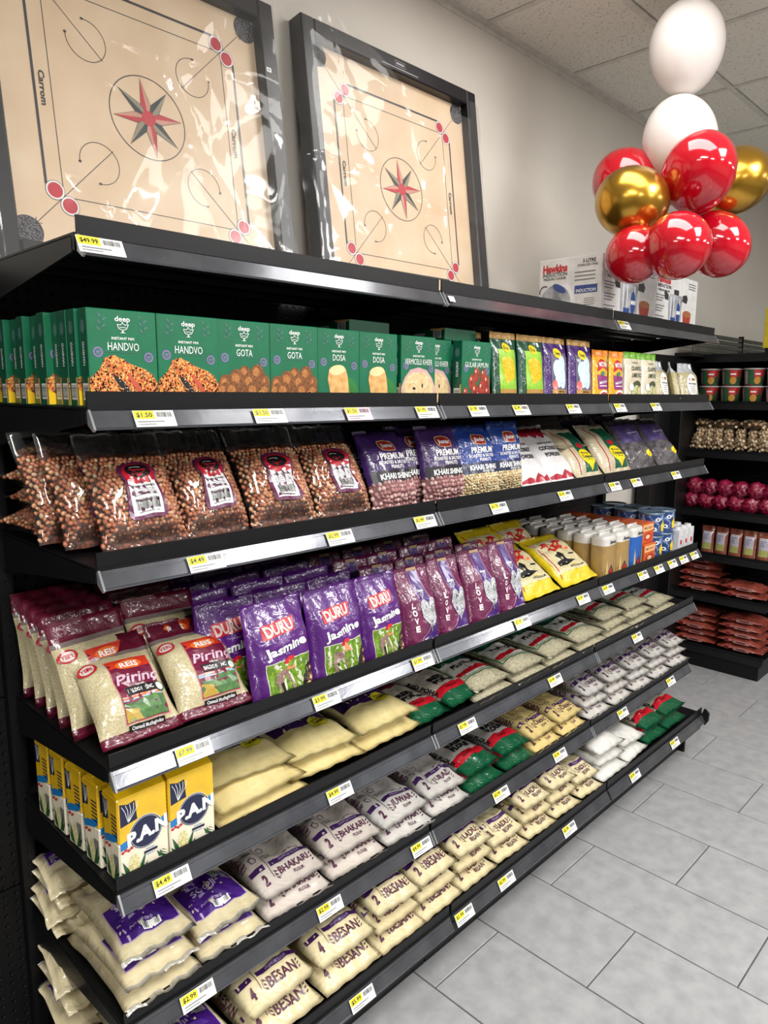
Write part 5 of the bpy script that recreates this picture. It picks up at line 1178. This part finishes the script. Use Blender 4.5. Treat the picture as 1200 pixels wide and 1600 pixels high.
CB = filled('cashew_bag', 'bag', 'clear bags of tan nuts on the far unit', .1, .2, .055, .026, CASH, M('cashew_core', (110, 86, 60), .7), 161)
for k in range(8): farp(CB, .50-.066*k, FZ[2]+.016, .03+.012*(k % 2), 34, f'clear bag of tan nuts, {ORD[k]} leaning one from the left on the far unit', (.62, 1, .9), rz=random.uniform(-6, 6), roll=[2, -6, -14, -16, -18, -20, -16, -14][k])
for k in range(3): farp(CB, .43-.15*k, FZ[2]+.15, .13, 86, f'clear bag of tan nuts lying on top at the back, {ORD[k]} from the left', (1.2, 1, .9), rz=90)
CRM = P('crimson_wrap', (150, 14, 60), c2=(112, 6, 40), scale=18, bump=1, bscale=40)
def crumple(seed):
    b = MB(); b.sm = True; n, q = 22, 12; v = []; 
    for j in range(q+1):
        for i in range(n):
            a, t = 2*math.pi*i/n, math.pi*j/q; p = Vector((math.sin(t)*math.cos(a), -math.cos(t)*.55, math.sin(t)*math.sin(a)))
            r = 1.08+.07*math.cos(a*7+seed)*math.sin(t)**2+.35*noise.noise(p*3.4+Vector((seed, 0, 0)))+.2*noise.noise(p*8+Vector((seed, 3, 0)))
            v.append((p.x*r*.048, p.y*r*.06-.0, p.z*r*.048+.046))
    b.add(v, [[j*n+i, j*n+(i+1) % n, (j+1)*n+(i+1) % n, (j+1)*n+i] for j in range(q) for i in range(n)], CRM)
    o = proto('crimson_bundle', b.mesh('crimson_bundle', True), 'packet', 'crimson wrapped bundles on the far unit'); KIDS[o.name] = []
    k = MB(); k.cyl((0, -.034, .046), .006, .012, K('bundle_clip', (60, 10, 30)), 10, ax=1); kid('gathered_end', k.mesh('gathered_end'), o)
    return o
CRB = [crumple(3), crumple(9)]
for r_ in range(2):
    for c in range(6):
        farp(CRB[(r_+c) % 2], .51-.088*c-.02*r_, FZ[3]+.002+.088*r_, .055, 0, f'crimson wrapped bundle, {["lower", "upper"][r_]} row, {ORD[c]} from the left', rz=random.uniform(-14, 14))
def a_pou(a, w, h, bg):
    a.rect(-.026, .06, .026, .13, K('pouch_label_pale', (186, 180, 190)), 1); a.rect(-.026, .022, .026, .062, K('pouch_label_green', (170, 170, 100)), 1)
    for k in range(4): a.rect(-.02, .08+.01*k, .018, .084+.01*k, K('pouch_ink', (110, 110, 150)), 2)
FP = pouch('brown_grain_pouch', 'pouch', 'brown pouches with pale labels on the far unit', .076, .165, .04, [(0, 1, P('brown_grain', (150, 80, 56), c2=(118, 56, 40), scale=160))], a_pou, stand=True, sb=0, seed=171)
for c in range(6): farp(FP, .385-.08*c, FZ[4]+.002, .04, 4, f'brown pouch with pale label, {ORD[c]} from the left on the far unit', rz=random.uniform(-8, 8))
def a_len(a, w, h, bg):
    a.ell(0, h*.25, .024, .02, K('crest_dark', (110, 24, 30)), 1); a.rect(-.02, h*.42, .02, h*.78, K('strip_pale', (176, 120, 112)), 1); a.rect(-.008, h*.46, .006, h*.72, K('strip_ink', (90, 30, 40)), 2)
LB_ = [pouch('lentil_bag', 'bag', 'red brown lentil bags on the far unit', .18, .265, .056, [(0, 1, P('lentil_film', (158, 78, 62), c2=(130, 54, 44), scale=90))], None, seed=s, wr=.003) for s in (181, 184)]
for o_ in LB_:
    bg = PB[o_.name]
    sidep = MB(); y = bg.t*.16
    sidep.box(bg.w/2*.9, -y, .1, bg.w/2*.965, y, .19, K('strip_pale', (176, 120, 112))); sidep.box(bg.w/2*.9, -y*.4, .12, bg.w/2*.975, y*.4, .17, K('strip_ink', (90, 30, 40))); sidep.box(bg.w/2*.9, -y, .05, bg.w/2*.965, y, .075, K('crest_dark', (110, 24, 30)))
    kid('side_label', sidep.mesh('side_label'), o_)
def lent(y, z, k, label, rz=0): # long side to the aisle: local z runs along -y, left edge (-x) faces the aisle
    bg = PB[LB_[k % 2].name]
    o = dup(LB_[k % 2], (FX+.11+.006*(k % 2), y, z+.026+.044*k), (0, 0, 0), (1, 1, 1), label)
    o.rotation_mode = 'XYZ'; mt = Matrix(((-1, 0, 0), (0, 0, -1), (0, -1, 0)))
    o.rotation_euler = (Matrix.Rotation(R(rz), 3, 'Z')@mt).to_euler()
for k in range(5): lent(.555, FZ[5], k, f'red brown lentil bag, {ORD[k]} from the bottom, left stack on the upper low shelf', [0, 2, -2, 3, 0][k])
for k in range(2): lent(.29, FZ[5], k, f'red brown lentil bag, {ORD[k]} from the bottom, right stack on the upper low shelf', [1, -2][k])
for k in range(5): lent(.555, FZ[6], k, f'red brown lentil bag, {ORD[k]} from the bottom, left stack on the lowest shelf', [0, 2, -3, 2, -2, 1][k])
for k in range(5): lent(.28, FZ[6], k, f'red brown lentil bag, {ORD[k]} from the bottom, right stack on the lowest shelf', [1, -2, 2, -2, 3, -1][k])
